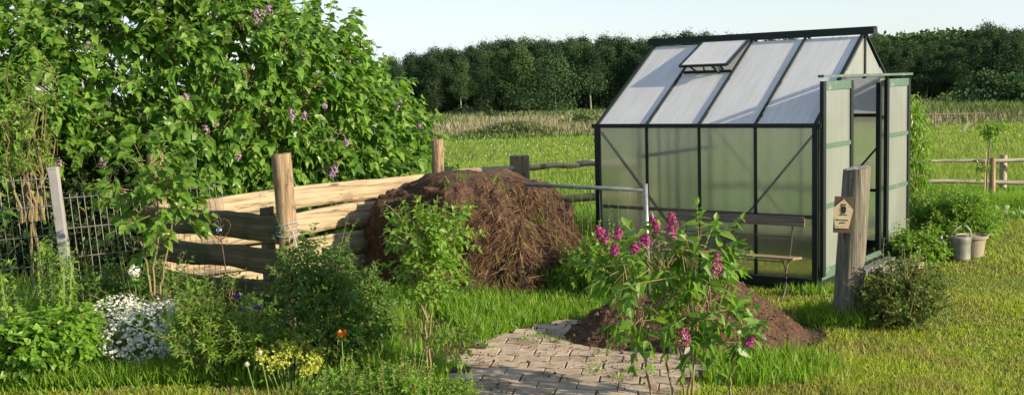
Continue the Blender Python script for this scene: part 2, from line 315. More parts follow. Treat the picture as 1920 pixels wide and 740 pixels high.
M['paver'] = solid('sandy_paver', [(.25, .195, .14), (.37, .295, .215), (.44, .36, .27)], .9, scale=(9, 9, 9), detail=9, bump=.4, bdist=.006, spots=(3.5, .60, (.22, .155, .10)), island=.14)
M['sill_stone'] = solid('concrete_sill', [(.3, .27, .22), (.42, .38, .31)], .9, scale=(8, 8, 8), bump=.2)
# ------------------------------------------------------------ foliage helpers
T_HEART = (np.array([(0, 0, 0), (.10, -.34, .03), (.36, -.5, .06), (.72, -.27, -.02), (1, 0, -.14), (.72, .27, -.02), (.36, .5, .06), (.10, .34, .03), (.36, 0, -.03), (.72, 0, -.07)]),
           [np.array([(0, 1, 2, 8), (2, 3, 9, 8), (0, 8, 6, 7), (8, 9, 5, 6)]), np.array([(3, 4, 9), (9, 4, 5)])])
T_LEAF = (np.array([(0, 0, 0), (.42, -.5, .07), (1, 0, -.12), (.42, .5, .07), (.45, 0, -.03)]), [np.array([(0, 1, 4), (1, 2, 4), (0, 4, 3), (4, 2, 3)])])
T_RHOMB = (np.array([(0, 0, 0), (.5, -.5, .05), (1, 0, 0), (.5, .5, .05)]), [np.array([(0, 1, 2, 3)])])
T_BLADE = (np.array([(0, -.5, 0), (0, .5, 0), (.55, -.38, .0), (.55, .38, .0), (1, 0, 0)]), [np.array([(0, 1, 3, 2)]), np.array([(2, 3, 4)])])
def leaves(g, P, D, N, Ln, Wd, tpl=T_HEART, droop=0.0):
    P = np.asarray(P, float); n = len(P)
    if n == 0: return g
    D = unit(D); S = unit(np.cross(D, N)); N = np.cross(S, D)
    Ln = np.broadcast_to(np.asarray(Ln, float), (n,))[:, None]; Wd = np.broadcast_to(np.asarray(Wd, float), (n,))[:, None]
    droop = np.broadcast_to(np.asarray(droop, float), (n,))[:, None]
    t, fs = tpl; k = len(t); V = np.zeros((n, k, 3))
    for i, (u, v, w_) in enumerate(t):
        V[:, i] = P+D*Ln*u+S*Wd*v+N*Ln*w_
        V[:, i, 2] -= (droop*Ln*u*u)[:, 0]
    base = (np.arange(n)*k)[:, None, None]
    g.add(V.reshape(-1, 3), *[(f[None]+base).reshape(-1, f.shape[1]) for f in fs]); return g
def rnd(n, s=1.0): return R.normal(0, s, (n, 3))
def sprays(gl, gt, sites, dirs, length, K, lL, lW, tpl=T_HEART, sag=.15, droop=.15, tw=.003, spread=.85, pair=True, hang=.25):
    sites = np.asarray(sites, float); n = len(sites); dirs = unit(dirs)
    ln = length*R.uniform(.6, 1.25, n)
    up = np.array([0, 0, 1.]); side = unit(np.cross(dirs, up+rnd(n, .2))); bn = np.cross(side, dirs)
    ph = R.uniform(0, PI, n)
    def pos(t): return sites+dirs*(ln*t)[:, None]-up*(sag*ln*t*t)[:, None]
    for k in range(K):
        t = np.full(n, (k+.6)/K)*R.uniform(.92, 1.05, n); p = pos(t)
        a = ph+k*PI/2*(1 if pair else 1.5)
        lat = side*np.cos(a)[:, None]+bn*np.sin(a)[:, None]
        sc = (1.12-.5*(k/K)) if k < K-1 else .62
        for sg in ((1, -1) if pair else (1,)):
            D = unit(lat*sg*spread+dirs*(.55+.5*k/K)-up*hang+rnd(n, .22))
            N = unit(up*.75+dirs*.35+rnd(n, .4))
            s_ = sc*R.uniform(.7, 1.15, n)
            leaves(gl, p, D, N, lL*s_, lW*s_, tpl, droop)
    if gt is not None:
        p0, p1, p2 = pos(np.zeros(n)-.4), pos(np.full(n, .5)), pos(np.ones(n))
        for i in range(n):
            gt.tube([p0[i], p1[i], p2[i]], [tw*1.3, tw, tw*.5], 3, False)
def ell_sites(ells, n, lo=.78, hi=1.05, zmin=.05, upb=.35, back=.35, rj=.3):
    """points near the skin of a union of ellipsoids (cx,cy,cz,rx,ry,rz) with outward directions"""
    E = np.array(ells, float); area = (E[:, 3]*E[:, 5]+E[:, 3]*E[:, 4]+E[:, 4]*E[:, 5]); pr = area/area.sum()
    out_p, out_d, got = [], [], 0
    while got < n:
        m_ = 4000; idx = R.choice(len(E), m_, p=pr); u = unit(rnd(m_)); f = R.uniform(lo, hi, m_)
        lump = np.array([mnoise.noise(Vector((a[0]*1.7+i*3.1, a[1]*1.7, a[2]*1.7))) for a, i in zip(u, idx)])
        f = f*(1+.38*lump)
        p = E[idx, :3]+u*E[idx, 3:]*f[:, None]
        d = unit(u/E[idx, 3:])
        q = ((p[:, None]-E[None, :, :3])/E[None, :, 3:]); q = np.linalg.norm(q, axis=2); q[np.arange(m_), idx] = 9
        ok = (q.min(1) > lo-rj*.4) & (p[:, 2] > zmin)
        tocam = unit(np.array([0, 0, CAMH])-p); bk = (d*tocam).sum(1) < -.25
        ok &= ~(bk & (R.random(m_) > back))
        out_p.append(p[ok]); out_d.append(unit(d[ok]+np.array([0, 0, upb])+rnd(ok.sum(), .35))); got += ok.sum()
    return np.concatenate(out_p)[:n], np.concatenate(out_d)[:n]
def branches(g, base, tips, r0=.03, mid=.35, n=5, jitter=.06):
    for tp in tips:
        b = np.asarray(base, float)+rnd(1, .05)[0]*np.array([1, 1, 0]); tp = np.asarray(tp, float)
        c = b+(tp-b)*np.array([mid*.6, mid*.6, mid*1.2]); t = np.linspace(0, 1, 7)[:, None]
        pts = (1-t)**2*b+2*t*(1-t)*c+t*t*tp+rnd(7, jitter*.3)*np.sin(t*PI)
        g.tube(pts, r0*(1-.8*t[:, 0]), n, False)
def panicle(p, d, length, rad, n, size, seed=0):
    g = G(); d = unit(d); p = np.asarray(p, float)
    t = R.uniform(0, 1, n)**.8; a = R.uniform(0, 2*PI, n)
    s1 = unit(np.cross(d, [0.3, .2, 1])); s2 = np.cross(d, s1)
    rr = rad*np.sin(PI*(t*.80+.17))**.7*R.uniform(.35, 1.15, n)
    o = s1*np.cos(a)[:, None]+s2*np.sin(a)[:, None]
    P = p+d*(t*length)[:, None]+o*rr[:, None]
    N = unit(o+d*.35+rnd(n, .25)); D = unit(np.cross(N, rnd(n)))
    leaves(g, P-D*size/2, D, N, size, size, T_RHOMB); 
    leaves(g, P-np.cross(N, D)*size/2, np.cross(N, D), N, size, size*.8, T_RHOMB)
    return g
def plant(name, label, cat, loc, group=None):
    return thing(name, label, cat, loc, 0, group)
def blades(g, P, h, w_, lean=.25, seg=True, wind=(0, 0)):
    n = len(P); az = R.uniform(0, 2*PI, n); side = np.stack([np.cos(az), np.sin(az), np.zeros(n)], 1)
    D = unit(np.array([0, 0, 1.])+np.stack([R.normal(wind[0], lean, n), R.normal(wind[1], lean, n), np.zeros(n)], 1))
    h = np.broadcast_to(h, (n,)); w_ = np.broadcast_to(w_, (n,))
    b = unit(np.stack([R.normal(0, 1, n), R.normal(0, 1, n), np.zeros(n)], 1))*(h*R.uniform(.05, .45, n))[:, None]
    V = np.zeros((n, 5, 3)); hh = h[:, None]; ww = w_[:, None]
    V[:, 0] = P-side*ww*.5; V[:, 1] = P+side*ww*.5
    V[:, 2] = P+D*hh*.55-side*ww*.4+b*.25; V[:, 3] = P+D*hh*.55+side*ww*.4+b*.25
    V[:, 4] = P+D*hh+b
    base = (np.arange(n)*5)[:, None]
    g.add(V.reshape(-1, 3), base+np.array([[0, 1, 3, 2]]), base+np.array([[2, 3, 4]])); return g

# ------------------------------------------------------------ terrain
def fbm(x, y, s, o=3):
    return mnoise.fractal(Vector((x*s, y*s, 3.7)), 1.0, 2.0, o)
ys = np.concatenate([np.arange(-6, 20, .25), np.arange(20, 60, 1.0), np.arange(60, 260, 5.), np.array([260, 300, 360, 440, 540, 700, 1000, 1600, 2600, 4000])])
us = np.linspace(-1, 1, 81)
g = G(); vv = []
for y in ys:
    hw = 14+abs(y)*1.1
    for u in us:
        x = u*hw; z = float(ground_z(x, y))
        if y > 240: z += 0
        z += .012*fbm(x, y, 1.2) if y < 20 else .10*fbm(x, y, .08)
        vv.append((x, y, z-.012 if y < 20 else z))
vv = np.array(vv); nu = len(us); q = []
i0 = np.arange(len(ys)-1)[:, None]*nu+np.arange(nu-1)[None]; i0 = i0.ravel()
g.add(vv, np.stack([i0, i0+1, i0+nu+1, i0+nu], 1))
gm, n, o = mat_new('ground_earth_and_turf')
t = n.nodes.new('ShaderNodeTexCoord'); z1 = n.nodes.new('ShaderNodeTexNoise'); z1.inputs['Scale'].default_value = .9; z1.inputs['Detail'].default_value = 8; n.links.new(t.outputs['Object'], z1.inputs['Vector'])
z2 = n.nodes.new('ShaderNodeTexNoise'); z2.inputs['Scale'].default_value = 14; z2.inputs['Detail'].default_value = 8; n.links.new(t.outputs['Object'], z2.inputs['Vector'])
r1 = ramp(n, [(.35, (.05, .075, .015)), (.55, (.085, .13, .02)), (.7, (.13, .14, .045))]); n.links.new(z1.outputs['Fac'], r1.inputs['Fac'])
r2 = ramp(n, [(.35, (.05, .06, .02)), (.7, (.13, .17, .035))]); n.links.new(z2.outputs['Fac'], r2.inputs['Fac'])
mxx = n.nodes.new('ShaderNodeMix'); mxx.data_type = 'RGBA'; mxx.inputs['Factor'].default_value = .5; n.links.new(r1.outputs[0], mxx.inputs['A']); n.links.new(r2.outputs[0], mxx.inputs['B'])
p = n.nodes.new('ShaderNodeBsdfPrincipled'); p.inputs['Roughness'].default_value = .95; p.inputs['Specular IOR Level'].default_value = .1; n.links.new(mxx.outputs['Result'], p.inputs['Base Color'])
b = n.nodes.new('ShaderNodeBump'); b.inputs['Strength'].default_value = .7; b.inputs['Distance'].default_value = .04; n.links.new(z2.outputs['Fac'], b.inputs['Height']); n.links.new(b.outputs[0], p.inputs['Normal'])
n.links.new(p.outputs[0], o.inputs['Surface'])
tag(obj('ground', g, gm, smooth=True), kind='structure')

# ------------------------------------------------------------ greenhouse
GX, GY, YAW, GL, GW, HE, HR, HD = 2.4911, 8.553, .6543, 2.1076, 2.3014, 1.357, 2.130, 1.725
UG = np.array([-math.cos(YAW), math.sin(YAW), 0]); VG = np.array([math.sin(YAW), math.cos(YAW), 0])
def gh_world(a, b, z=0): return np.array([GX, GY, 0])+UG*a+VG*b+np.array([0, 0, z])
# local frame: x = along the long side towards the door end, y = away; origin at the door end near corner
gh = thing('greenhouse', 'green framed greenhouse with milky panels and open sliding doors', 'greenhouse', (GX, GY, 0), -YAW)
def lp(a, b, z): return np.array([-a, b, z])
Z0 = .09
def bar(name, p, q, w_=.035, h_=.035, mat='frame', up=(0, 0, 1), label=None, parent=gh):
    o_ = obj(name, G().beam(p, q, w_, h_, up), M[mat], parent)
    if label: o_['label'] = label
    return o_
g = G(); t_ = .05
for (p, q) in ((lp(-.02, 0, .045), lp(GL+.02, 0, .045)), (lp(-.02, GW, .045), lp(GL+.02, GW, .045)), (lp(0, .026, .045), lp(0, GW-.026, .045)), (lp(GL, .026, .045), lp(GL, GW-.026, .045))):
    g.beam(p, q, .05, .09)
obj('base_frame', g, M['frame'], gh)
obj('floor_sill', G().beam(lp(-.035, .03, .10), lp(-.035, GW-.03, .10), .018, .045), M['frame_mid'], gh)
for a in (0, GL):
    for b_ in (0, GW):
        bar('corner_post', lp(a, b_, Z0), lp(a, b_, HE), .045, .045, up=(1, 0, 0))
for b_ in (0, GW):
    bar('eave_beam', lp(-.05, b_, HE), lp(GL+.05, b_, HE), .05, .036)
obj('ridge_beam', G().beam(lp(-.10, GW/2, HR+.015), lp(GL+.08, GW/2, HR+.015), .10, .055), M['frame'], gh)
obj('ridge_cap', G().beam(lp(-.105, GW/2, HR+.048), lp(GL+.085, GW/2, HR+.048), .05, .012), M['frame'], gh)
nr = np.array([0, -(HR-HE), GW/2]); nr = nr/np.linalg.norm(nr)  # near slope normal: (x, y, z)
nrm = {0: np.array([0, -(HR-HE), GW/2]), 1: np.array([0, (HR-HE), GW/2])}
EPS = .03
for sd in (0, 1):
    b0 = 0 if sd == 0 else GW
    for k in range(5):
        a = GL*k/4; n_ = unit(nrm[sd])
        wd = .030 if k in (0, 4) else .017
        bar('rafter' if k in (0, 4) else 'roof_bar', lp(a, b0, HE)+n_*.012, lp(a, GW/2, HR)+n_*.012, wd, .018, up=tuple(n_))
        if 0 < k < 4: bar('wall_bar', lp(a, b0, Z0), lp(a, b0, HE), .024, .020, up=(1, 0, 0))
    for k in range(4):
        a0, a1 = GL*k/4+.016, GL*(k+1)/4-.016
        obj('wall_panel', G().slab([lp(a0, b0, Z0), lp(a1, b0, Z0), lp(a1, b0, HE-.02), lp(a0, b0, HE-.02)], (0, 1, 0), .006), M['pane_wall'], gh)
        s1 = np.array([0, GW/2-b0, HR-HE]); top = .96
        if sd == 0 and k == 2:
            top = .60
        q = [lp(a0, b0, HE)+s1*.02, lp(a1, b0, HE)+s1*.02, lp(a1, b0, HE)+s1*top, lp(a0, b0, HE)+s1*top]
        obj('roof_panel', G().slab(q, nrm[sd], .006), M['pane_roof'], gh)
    for (aa, ab) in ((.02, .95), (GL-.02, GL-.95)):
        z_hi, z_lo = HE-.06, Z0+.12
        ins = .035 if sd == 0 else -.035
        bar('wall_brace', lp(aa, b0+ins, z_hi), lp(ab, b0+ins, z_lo), .014, .03, up=(0, 1, 0))
    bar('wall_rail', lp(.03, b0+(.03 if sd == 0 else -.03), .60), lp(GL-.03, b0+(.03 if sd == 0 else -.03), .60), .012, .03)
# roof vent, propped open
s1 = np.array([0, GW/2, HR-HE]); n0 = unit(nrm[0])
va0, va1 = GL*.5+.02, GL*.75-.02
vt = thing('x', None, None); vt.name = 'roof_vent'; vt.parent = gh
for k_ in ('label', 'category'):
    if k_ in vt: del vt[k_]
P0, P1 = lp(va0, 0, HE)+s1*.96+n0*.03, lp(va1, 0, HE)+s1*.96+n0*.03
low = -s1*.385; low = low+n0*.075
Q0, Q1 = P0+low, P1+low; vn = unit(np.cross(P1-P0, low)); vn = vn if vn[2] > 0 else -vn
g = G(); 
for (p, q) in ((P0, Q0), (P1, Q1), (Q0, Q1), (P0, P1)): g.beam(p, q, .022, .02, tuple(vn))
obj('vent_frame', g, M['frame'], vt)
obj('vent_pane', G().slab([P0+(P1-P0)*.02+low*.02, P1-(P1-P0)*.02+low*.02, Q1-(P1-P0)*.02-low*.02, Q0+(P1-P0)*.02-low*.02], vn, .006), M['pane_roof'], vt)
sill0, sill1 = lp(va0, 0, HE)+s1*.60+n0*.012, lp(va1, 0, HE)+s1*.60+n0*.012
obj('vent_stay', G().beam(Q0+(Q1-Q0)*.8, sill0+(sill1-sill0)*.62-n0*.05, .02, .012), M['frame'], vt)
obj('vent_stay', G().beam(Q0+(Q1-Q0)*.32, sill0+(sill1-sill0)*.22-n0*.05, .03, .014), M['frame'], vt)
obj('vent_stay', G().beam(Q0+(Q1-Q0)*.5, sill0+(sill1-sill0)*.55, .012, .012), M['frame'], vt)
obj('vent_sill', G().beam(sill0, sill1, .02, .02, tuple(n0)), M['frame'], vt)
# gables
def zroof(b): return HE+(HR-HE)*(1-abs(b-GW/2)/(GW/2))
D0, D1 = .72, 1.56
for a, inner in ((0, False), (GL, True)):
    for b_ in ((D0, D1) if not inner else (GW*.33, GW*.67)):
        zt = min(zroof(b_), HD-.02) if not inner else zroof(b_)
        bar('gable_post', lp(a, b_, Z0), lp(a, b_, zt-.02), .045, .04, up=(1, 0, 0))
    bar('gable_bar', lp(a, GW/2, HD if not inner else Z0), lp(a, GW/2, HR-.02), .028, .03, up=(1, 0, 0))
    bar('gable_rail', lp(a, .03, HE), lp(a, (D0-.02) if not inner else GW-.03, HE), .03, .03)
    if not inner:
        bar('gable_rail', lp(a, D1+.02, HE), lp(a, GW-.03, HE), .03, .03)
    e = .02
    def pan(pts, mat='pane_gable'):
        obj('gable_panel', G().slab([lp(a, *p_) for p_ in pts], (1, 0, 0), .006), M[mat], gh)
    if inner:
        cuts = [e, GW*.33, GW/2, GW*.67, GW-e]
        for c0, c1 in zip(cuts[:-1], cuts[1:]):
            pan([(c0+e, Z0), (c1-e, Z0), (c1-e, zroof(c1-e)-.01), (c0+e, zroof(c0+e)-.01)], 'pane_wall')
    else:
        pan([(e, Z0), (D0-e, Z0), (D0-e, zroof(D0-e)-.02), (e, zroof(e)-.01)])
        pan([(D1+e, Z0), (GW-e, Z0), (GW-e, zroof(GW-e)-.01), (D1+e, zroof(D1+e)-.02)])
        bL = GW/2-(HR-HD)/(HR-HE)*GW/2
        pan([(bL+.08, HD+.01), (GW/2-.016, HD+.01), (GW/2-.016, HR-.04)])
        pan([(GW/2+.016, HD+.01), (GW-bL-.08, HD+.01), (GW/2+.016, HR-.04)])
# far gable: window look of the rear frame seen through the door
bar('rear_rail', lp(GL-.03, GW*.33, 1.02), lp(GL-.03, GW-.03, 1.02), .03, .035)
# door track and two sliding doors, slid apart
TX = .05
bar('door_track', lp(-TX, -.02, HD+.03), lp(-TX, GW+.04, HD+.03), .05, .022, 'frame_mid')
def door(b0, b1):
    d = bpy.data.objects.new('sliding_door', None); COL.objects.link(d); d.parent = gh; d.location = tuple(lp(-TX, b0, Z0+.02))
    wd = b1-b0; hh = HD-Z0-.03
    g_ = G()
    def l(b, z): return np.array([0, b, z])
    g_.beam(l(.03, 0), l(.03, hh), .032, .06, up=(0, 1, 0)); g_.beam(l(wd-.03, 0), l(wd-.03, hh), .032, .06, up=(0, 1, 0))
    obj('stile', g_, M['frame'], d)
    for z, h_ in ((hh-.035, .07), (hh*.67, .035), (hh*.36, .035), (.03, .06)):
        obj('door_rail', G().beam(l(.062, z), l(wd-.062, z), .03, h_), M['frame_mid'], d)
    zs = [.06, hh*.36-.018, hh*.36+.018, hh*.67-.018, hh*.67+.018, hh-.07]
    for i in (0, 2, 4):
        obj('door_pane', G().slab([l(.06, zs[i]), l(wd-.06, zs[i]), l(wd-.06, zs[i+1]), l(.06, zs[i+1])], (1, 0, 0), .006), M['pane_gable'], d)
    return d
door(-.0, .70); door(1.60, 2.30)
obj('threshold', G().beam(lp(-.12, .75, .035), lp(-.12, 1.75, .035), .09, .05), M['galv'], gh)
obj('step_stone', G().box(lp(-.3, 1.15, .02), (.28, .7, .05)), M['sill_stone'], gh)

# ------------------------------------------------------------ bench in front of the greenhouse
bx, by, _ = at(1512, 500, .44)
bp = at(1457, 560); BD = np.array([math.cos(-YAW+.05), math.sin(-YAW+.05), 0])
bench_o = bp+BD*.03
bench = thing('garden_bench', 'old folding slatted bench with iron legs against the greenhouse wall', 'bench', tuple(bench_o), -YAW+.05)
BL = 1.28   # runs from x=-BL to x=.1 ; y=+ towards greenhouse
def b3(x, y, z): return np.array([x, y, z])
pts = []
zc = .80
hw_ = .055
poly = [(-BL+.03, zc-hw_), (.12, zc-hw_), (.12, zc+hw_-.02), (.09, zc+hw_), (-BL+.05, zc+hw_), (-BL+.01, zc+hw_-.025)]
bench.scale = (.82, .70, .74)
obj('backrest', G().slab([b3(x, .40+(z-zc)*.2, z) for x, z in poly], (0, 1, -.15), .022), M['slat'], bench)
obj('back_rod', G().tube([b3(-BL+.14, .375, .63), b3(0.0, .375, .63)], .006, 6), M['iron'], bench)
for k in range(5):
    y0 = .03+k*.062
    obj('seat_slat', G().beam(b3(-BL, y0, .44-.006*k), b3(.12, y0, .44-.006*k), .05, .02), M['slat_seat'], bench)
for x in (-BL+.14, 0.0):
    g = G(); tt = np.linspace(0, 1, 9)
    fl = [b3(x, .04+.25*t+.05*math.sin(t*PI*2), .42*(1-t)+.0*t) for t in tt]
    g.tube(fl, .008, 6)
    rl = [b3(x+.012, .27-.27*t-.05*math.sin(t*PI*2), .42*(1-t)) for t in tt]
    g.tube(rl, .008, 6); g.tube([b3(x, .03, .425), b3(x, .30, .405)], .007, 6)
    obj('leg', g, M['iron'], bench)
    obj('back_support', G().tube([b3(x, .28, .41), b3(x, .33, .5), b3(x, .385, .70), b3(x, .40, .80)], .0085, 6), M['iron'], bench)
obj('cross_rod', G().tube([b3(-BL+.14, .17, .21), b3(0, .17, .21)], .006, 6), M['iron'], bench)
obj('cross_rod', G().tube([b3(-BL+.14, .05, .40), b3(0, .05, .40)], .006, 6), M['iron'], bench)

# ------------------------------------------------------------ posts
def log_mesh(h, r, seed, lean=(0, 0), n=26, m_=14, ratio=1.0, rough=.05, taper=.0, topslope=0.0):
    g_ = G(); vs = []
    for i in range(m_):
        t = i/(m_-1); z = h*t
        for j in range(n):
            a = 2*PI*j/n
            rr = r*(1-taper*t)*(1+rough*mnoise.noise(Vector((math.cos(a)*1.4+seed, math.sin(a)*1.4, z*1.3)))+rough*.45*mnoise.noise(Vector((math.cos(a)*5+seed, math.sin(a)*5, z*.8))))
            zz = z+(topslope*rr*math.cos(a)+.008*mnoise.noise(Vector((j*1.3, seed, 2))) if i == m_-1 else 0)
            vs.append((rr*math.cos(a)+lean[0]*t*h, ratio*rr*math.sin(a)+lean[1]*t*h, zz))
    q = [(i*n+j, i*n+(j+1) % n, (i+1)*n+(j+1) % n, (i+1)*n+j) for i in range(m_-1) for j in range(n)]
    g_.add(vs, q)
    top = G(); tv = np.array(vs[-n:]); c = tv.mean(0); inner = c+(tv-c)*.6+np.array([0, 0, .002]); 
    top.add(np.concatenate([tv+np.array([0, 0, .001]), inner, [c+np.array([0, 0, -.004])]]), [(j, (j+1) % n, n+(j+1) % n, n+j) for j in range(n)], [(n+j, n+(j+1) % n, 2*n) for j in range(n)])
    return g_, top
def log_post(name, label, cat, loc, h, r, mat='post', topmat='post', seed=1, lean=(0, 0), group=None, ratio=1.0, rough=.05, taper=.05, topslope=0.0, smooth=True):
    t = thing(name, label, cat, loc, 0, group)
    a, b_ = log_mesh(h, r, seed, lean, ratio=ratio, rough=rough, taper=taper, topslope=topslope)
    obj('trunk', a, M[mat], t, smooth=smooth); obj('cut_top', b_, M[topmat], t)
    return t
LP = at(1588, 600)
post = log_post('log_post', 'thick grey log post with lichen on its cut top, carrying the owl sign', 'post', LP, 1.10, .102, 'post_grey', 'lichen', 3, lean=(.06, .0), rough=.09, taper=.06, topslope=.12)
# owl sign
sp = atY(1581, 402, LP[1]-.13)
sign = thing('owl_sign', 'cream five sided owl sign on a brown board, nailed to the grey log post', 'sign', tuple(sp), -.18)
sign.rotation_euler = (0, math.radians(2.5), -.22)
obj('backboard', G().slab([(-.062, .012, -.13), (.062, .012, -.13), (.062, .012, .125), (-.062, .012, .125)], (0, 1, 0), .016), M['signboard'], sign)
pl = obj('plate', G().slab([(-.052, 0, -.098), (.04, 0, -.098), (.066, 0, .035), (.0, 0, .11), (-.068, 0, .045)], (0, 1, 0), .006), M['signplate'], sign)
def disc(cx, cz, rx, rz, y, n=14, a0=0, a1=2*PI): return [(cx+rx*math.cos(a0+(a1-a0)*i/n), y, cz+rz*math.sin(a0+(a1-a0)*i/n)) for i in range(n)]
g = G()
body = [(-.006, .008), (.006, .008), (.017, .03), (.017, .052), (.012, .064), (.016, .083), (.006, .079), (-.006, .079), (-.016, .083), (-.012, .064), (-.017, .052), (-.017, .03)]
g.slab([(x, -.0050, z-.005) for x, z in body], (0, 1, 0), .002)
g.slab([(-.026, -.0050, -.003), (.026, -.0050, -.003), (.022, -.0050, .003), (-.022, -.0050, .003)], (0, 1, 0), .0019)
obj('owl_emblem', g, M['black'], sign)
g = G()
for sx in (-.006, .006): g.slab(disc(sx, .062, .004, .004, -.0072, 10), (0, 1, 0), .001)
obj('owl_eyes', g, M['signplate'], sign)
g = G()
for sx in (-.005, .005): g.slab(disc(sx, .003, .004, .003, -.0072, 10), (0, 1, 0), .001)
obj('owl_feet', g, M['white_petal'], sign)
def lettering(txt, size, loc, parent):
    cu = bpy.data.curves.new('lettering', 'FONT'); cu.body = txt; cu.size = size; cu.align_x = 'CENTER'; cu.extrude = .0006
    to = bpy.data.objects.new('tmp', cu); COL.objects.link(to); dg = bpy.context.evaluated_depsgraph_get()
    me = bpy.data.meshes.new_from_object(to.evaluated_get(dg)); bpy.data.objects.remove(to)
    me.name = 'lettering'; me.materials.clear(); me.materials.append(M['black'])
    o_ = bpy.data.objects.new('lettering', me); COL.objects.link(o_); o_.parent = parent; o_.location = loc; o_.rotation_euler = (PI/2, 0, 0)
lettering('Naturschutz-', .0165, (-.004, -.0042, -.043), sign); lettering('gebiet', .0165, (-.004, -.0042, -.062), sign)
for (x, z) in ((0, .094), (-.038, -.082), (-.028, -.086), (.036, .055), (-.002, -.082)): obj('nail_head', G().slab(disc(x, z, .003, .003, -.0042, 8), (0, 1, 0), .002), M['rust'], sign)

# ------------------------------------------------------------ compost bin
C0 = at(551, 640); C0 = np.array([C0[0], C0[1], 0])            # front post
dF = np.array([-.80, .60, 0]); LF = 1.62
C1 = C0+dF*LF
CE = np.array([-.40, 10.35, 0]); dB = unit(CE-C1); LB = np.linalg.norm(CE-C1)
binn = thing('compost_bin', 'rough plank compost bin with slatted side and long back wall', 'compost bin', tuple(C1))
def plank(L_, h, th, seed, taper=.0, bow=.0):
    g_ = G(); nx, k = 22, 12; vs = []
    for i in range(nx+1):
        t = i/nx; x = L_*t
        top = h/2*(1-taper*t)*(1+.30*mnoise.noise(Vector((x*1.7, seed, .3)))+.08*mnoise.noise(Vector((x*7, seed, .3)))); bot = h/2*(1-taper*t)*(1+.38*mnoise.noise(Vector((x*1.5, seed+5, .9)))+.08*mnoise.noise(Vector((x*7, seed, 7))))
        for j in range(k):
            a = 2*PI*j/k; cc, ss = math.cos(a), math.sin(a)
            sy = math.copysign(abs(cc)**.6, cc); sz = math.copysign(abs(ss)**.75, ss)
            vs.append((x, th/2*sy*(1+.25*mnoise.noise(Vector((x*2, ss*1.5, seed)))), sz*(top if ss > 0 else bot)+bow*math.sin(t*PI)))
    q = [(i*k+j, i*k+(j+1) % k, (i+1)*k+(j+1) % k, (i+1)*k+j) for i in range(nx) for j in range(k)]
    g_.add(vs, q, [tuple(range(k-1, -1, -1)), tuple(nx*k+j for j in range(k))]); return g_
def add_plank(p, d, L_, h, th, seed, mat, taper=0, tilt=0, bow=0, x0=0):
    o_ = obj('plank', plank(L_, h, th, seed, taper, bow), M[mat], binn, smooth=False)
    me = o_.data; me.polygons.foreach_set('use_smooth', [len(p_.vertices) == 4 for p_ in me.polygons])
    o_.location = tuple(np.asarray(p)+np.asarray(d)*x0-C1); o_.rotation_euler = (0, tilt, math.atan2(d[1], d[0])); return o_
# back wall: tall boards, sunlit, one above the other
zz = .085
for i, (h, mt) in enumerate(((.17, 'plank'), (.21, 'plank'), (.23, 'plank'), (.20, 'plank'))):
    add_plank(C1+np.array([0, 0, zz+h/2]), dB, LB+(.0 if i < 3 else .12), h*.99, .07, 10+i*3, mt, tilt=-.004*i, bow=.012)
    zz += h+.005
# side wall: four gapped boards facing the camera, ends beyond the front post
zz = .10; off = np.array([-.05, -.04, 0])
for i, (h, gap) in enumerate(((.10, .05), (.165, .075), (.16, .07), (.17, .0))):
    add_plank(C1+off+np.array([0, 0, zz+h/2]), -dF, LF+.02, h*1.02, .055, 40+i*4, 'plank_mossy_shaded', taper=-.18, tilt=.0)
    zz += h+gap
def post_part(loc, h, r, seed, lean, name='post', mat='post'):
    a, b_ = log_mesh(h, r, seed, lean, n=18, m_=10, rough=.06, taper=.03, topslope=.1)
    p_ = obj(name, a, M[mat], binn, smooth=True, loc=tuple(np.asarray(loc)-C1)); obj('cut_top', b_, M['post'], p_)
post_part(C0+np.array([.03, -.03, 0]), 1.33, .070, 21, (-.035, 0))
post_part(C1+np.array([.06, .10, 0]), 1.30, .062, 25, (-.02, 0))
PR = atY(822, 318, 10.35); post_part((PR[0], 10.22+.12, 0), 1.25, .062, 29, (0, 0))
post_part(C0-dF*0+np.array([-.16, .08, 0]), .95, .05, 31, (0, 0), mat='plank_mossy_shaded')
g = G()
for k in range(3):
    a = np.linspace(0, 2*PI, 15); g.tube(np.stack([.082*np.cos(a), .082*np.sin(a), .78+.03*k+.02*np.sin(a+k)], 1)+C0-C1+np.array([.005, -.03, 0]), .003, 4, False)
g.tube(np.array([(.05, -.09, .80), (.075, -.10, .70), (.05, -.10, .60)])+C0-C1, .003, 4)
obj('twine', g, M['cord'], binn)
# ------------------------------------------------------------ compost heap
HC = np.array([-.27, 9.42, 0])
def heap_r(th):
    a = th+YAW; c, s = math.cos(a), math.sin(a)
    rx = .94 if c > 0 else .96
    ry = .84
    return 1/((abs(c)/rx)**3.4+(abs(s)/ry)**3.4)**(1/3.4)
def heap_pt(th, t, extra=0.0):
    rr = heap_r(th); c, s = math.cos(th), math.sin(th)
    lim = (1-t**8)**(.5)
    ca_ = math.cos(th+YAW); sl = .42*ca_ if ca_ > 0 else .0
    r_ = rr*lim*(1-sl*t)
    p_ = np.array([c*r_, s*r_, .985*t]); 
    q = p_*1.0
    nzv = 0.14*mnoise.fractal(Vector(tuple(q*2.0+3)), 1, 2, 4)+.045*mnoise.fractal(Vector(tuple(q*9+3)), 1, 2, 3)
    out_ = unit(np.array([c, s, .5+t])); k_ = min(1, (1-t)*4+.45)
    return HC+p_+out_*(nzv*k_+extra)
g = G(); NT, NZ = 150, 56; vs = []
for i in range(NZ):
    t = (i/(NZ-1))**.85*.9985
    for j in range(NT): vs.append(heap_pt(2*PI*j/NT, t))
vs.append(HC+np.array([0, 0, 1.0])); vs = np.array(vs); vs[:NT, 2] = -.03
q = [(i*NT+j, i*NT+(j+1) % NT, (i+1)*NT+(j+1) % NT, (i+1)*NT+j) for i in range(NZ-1) for j in range(NT)]
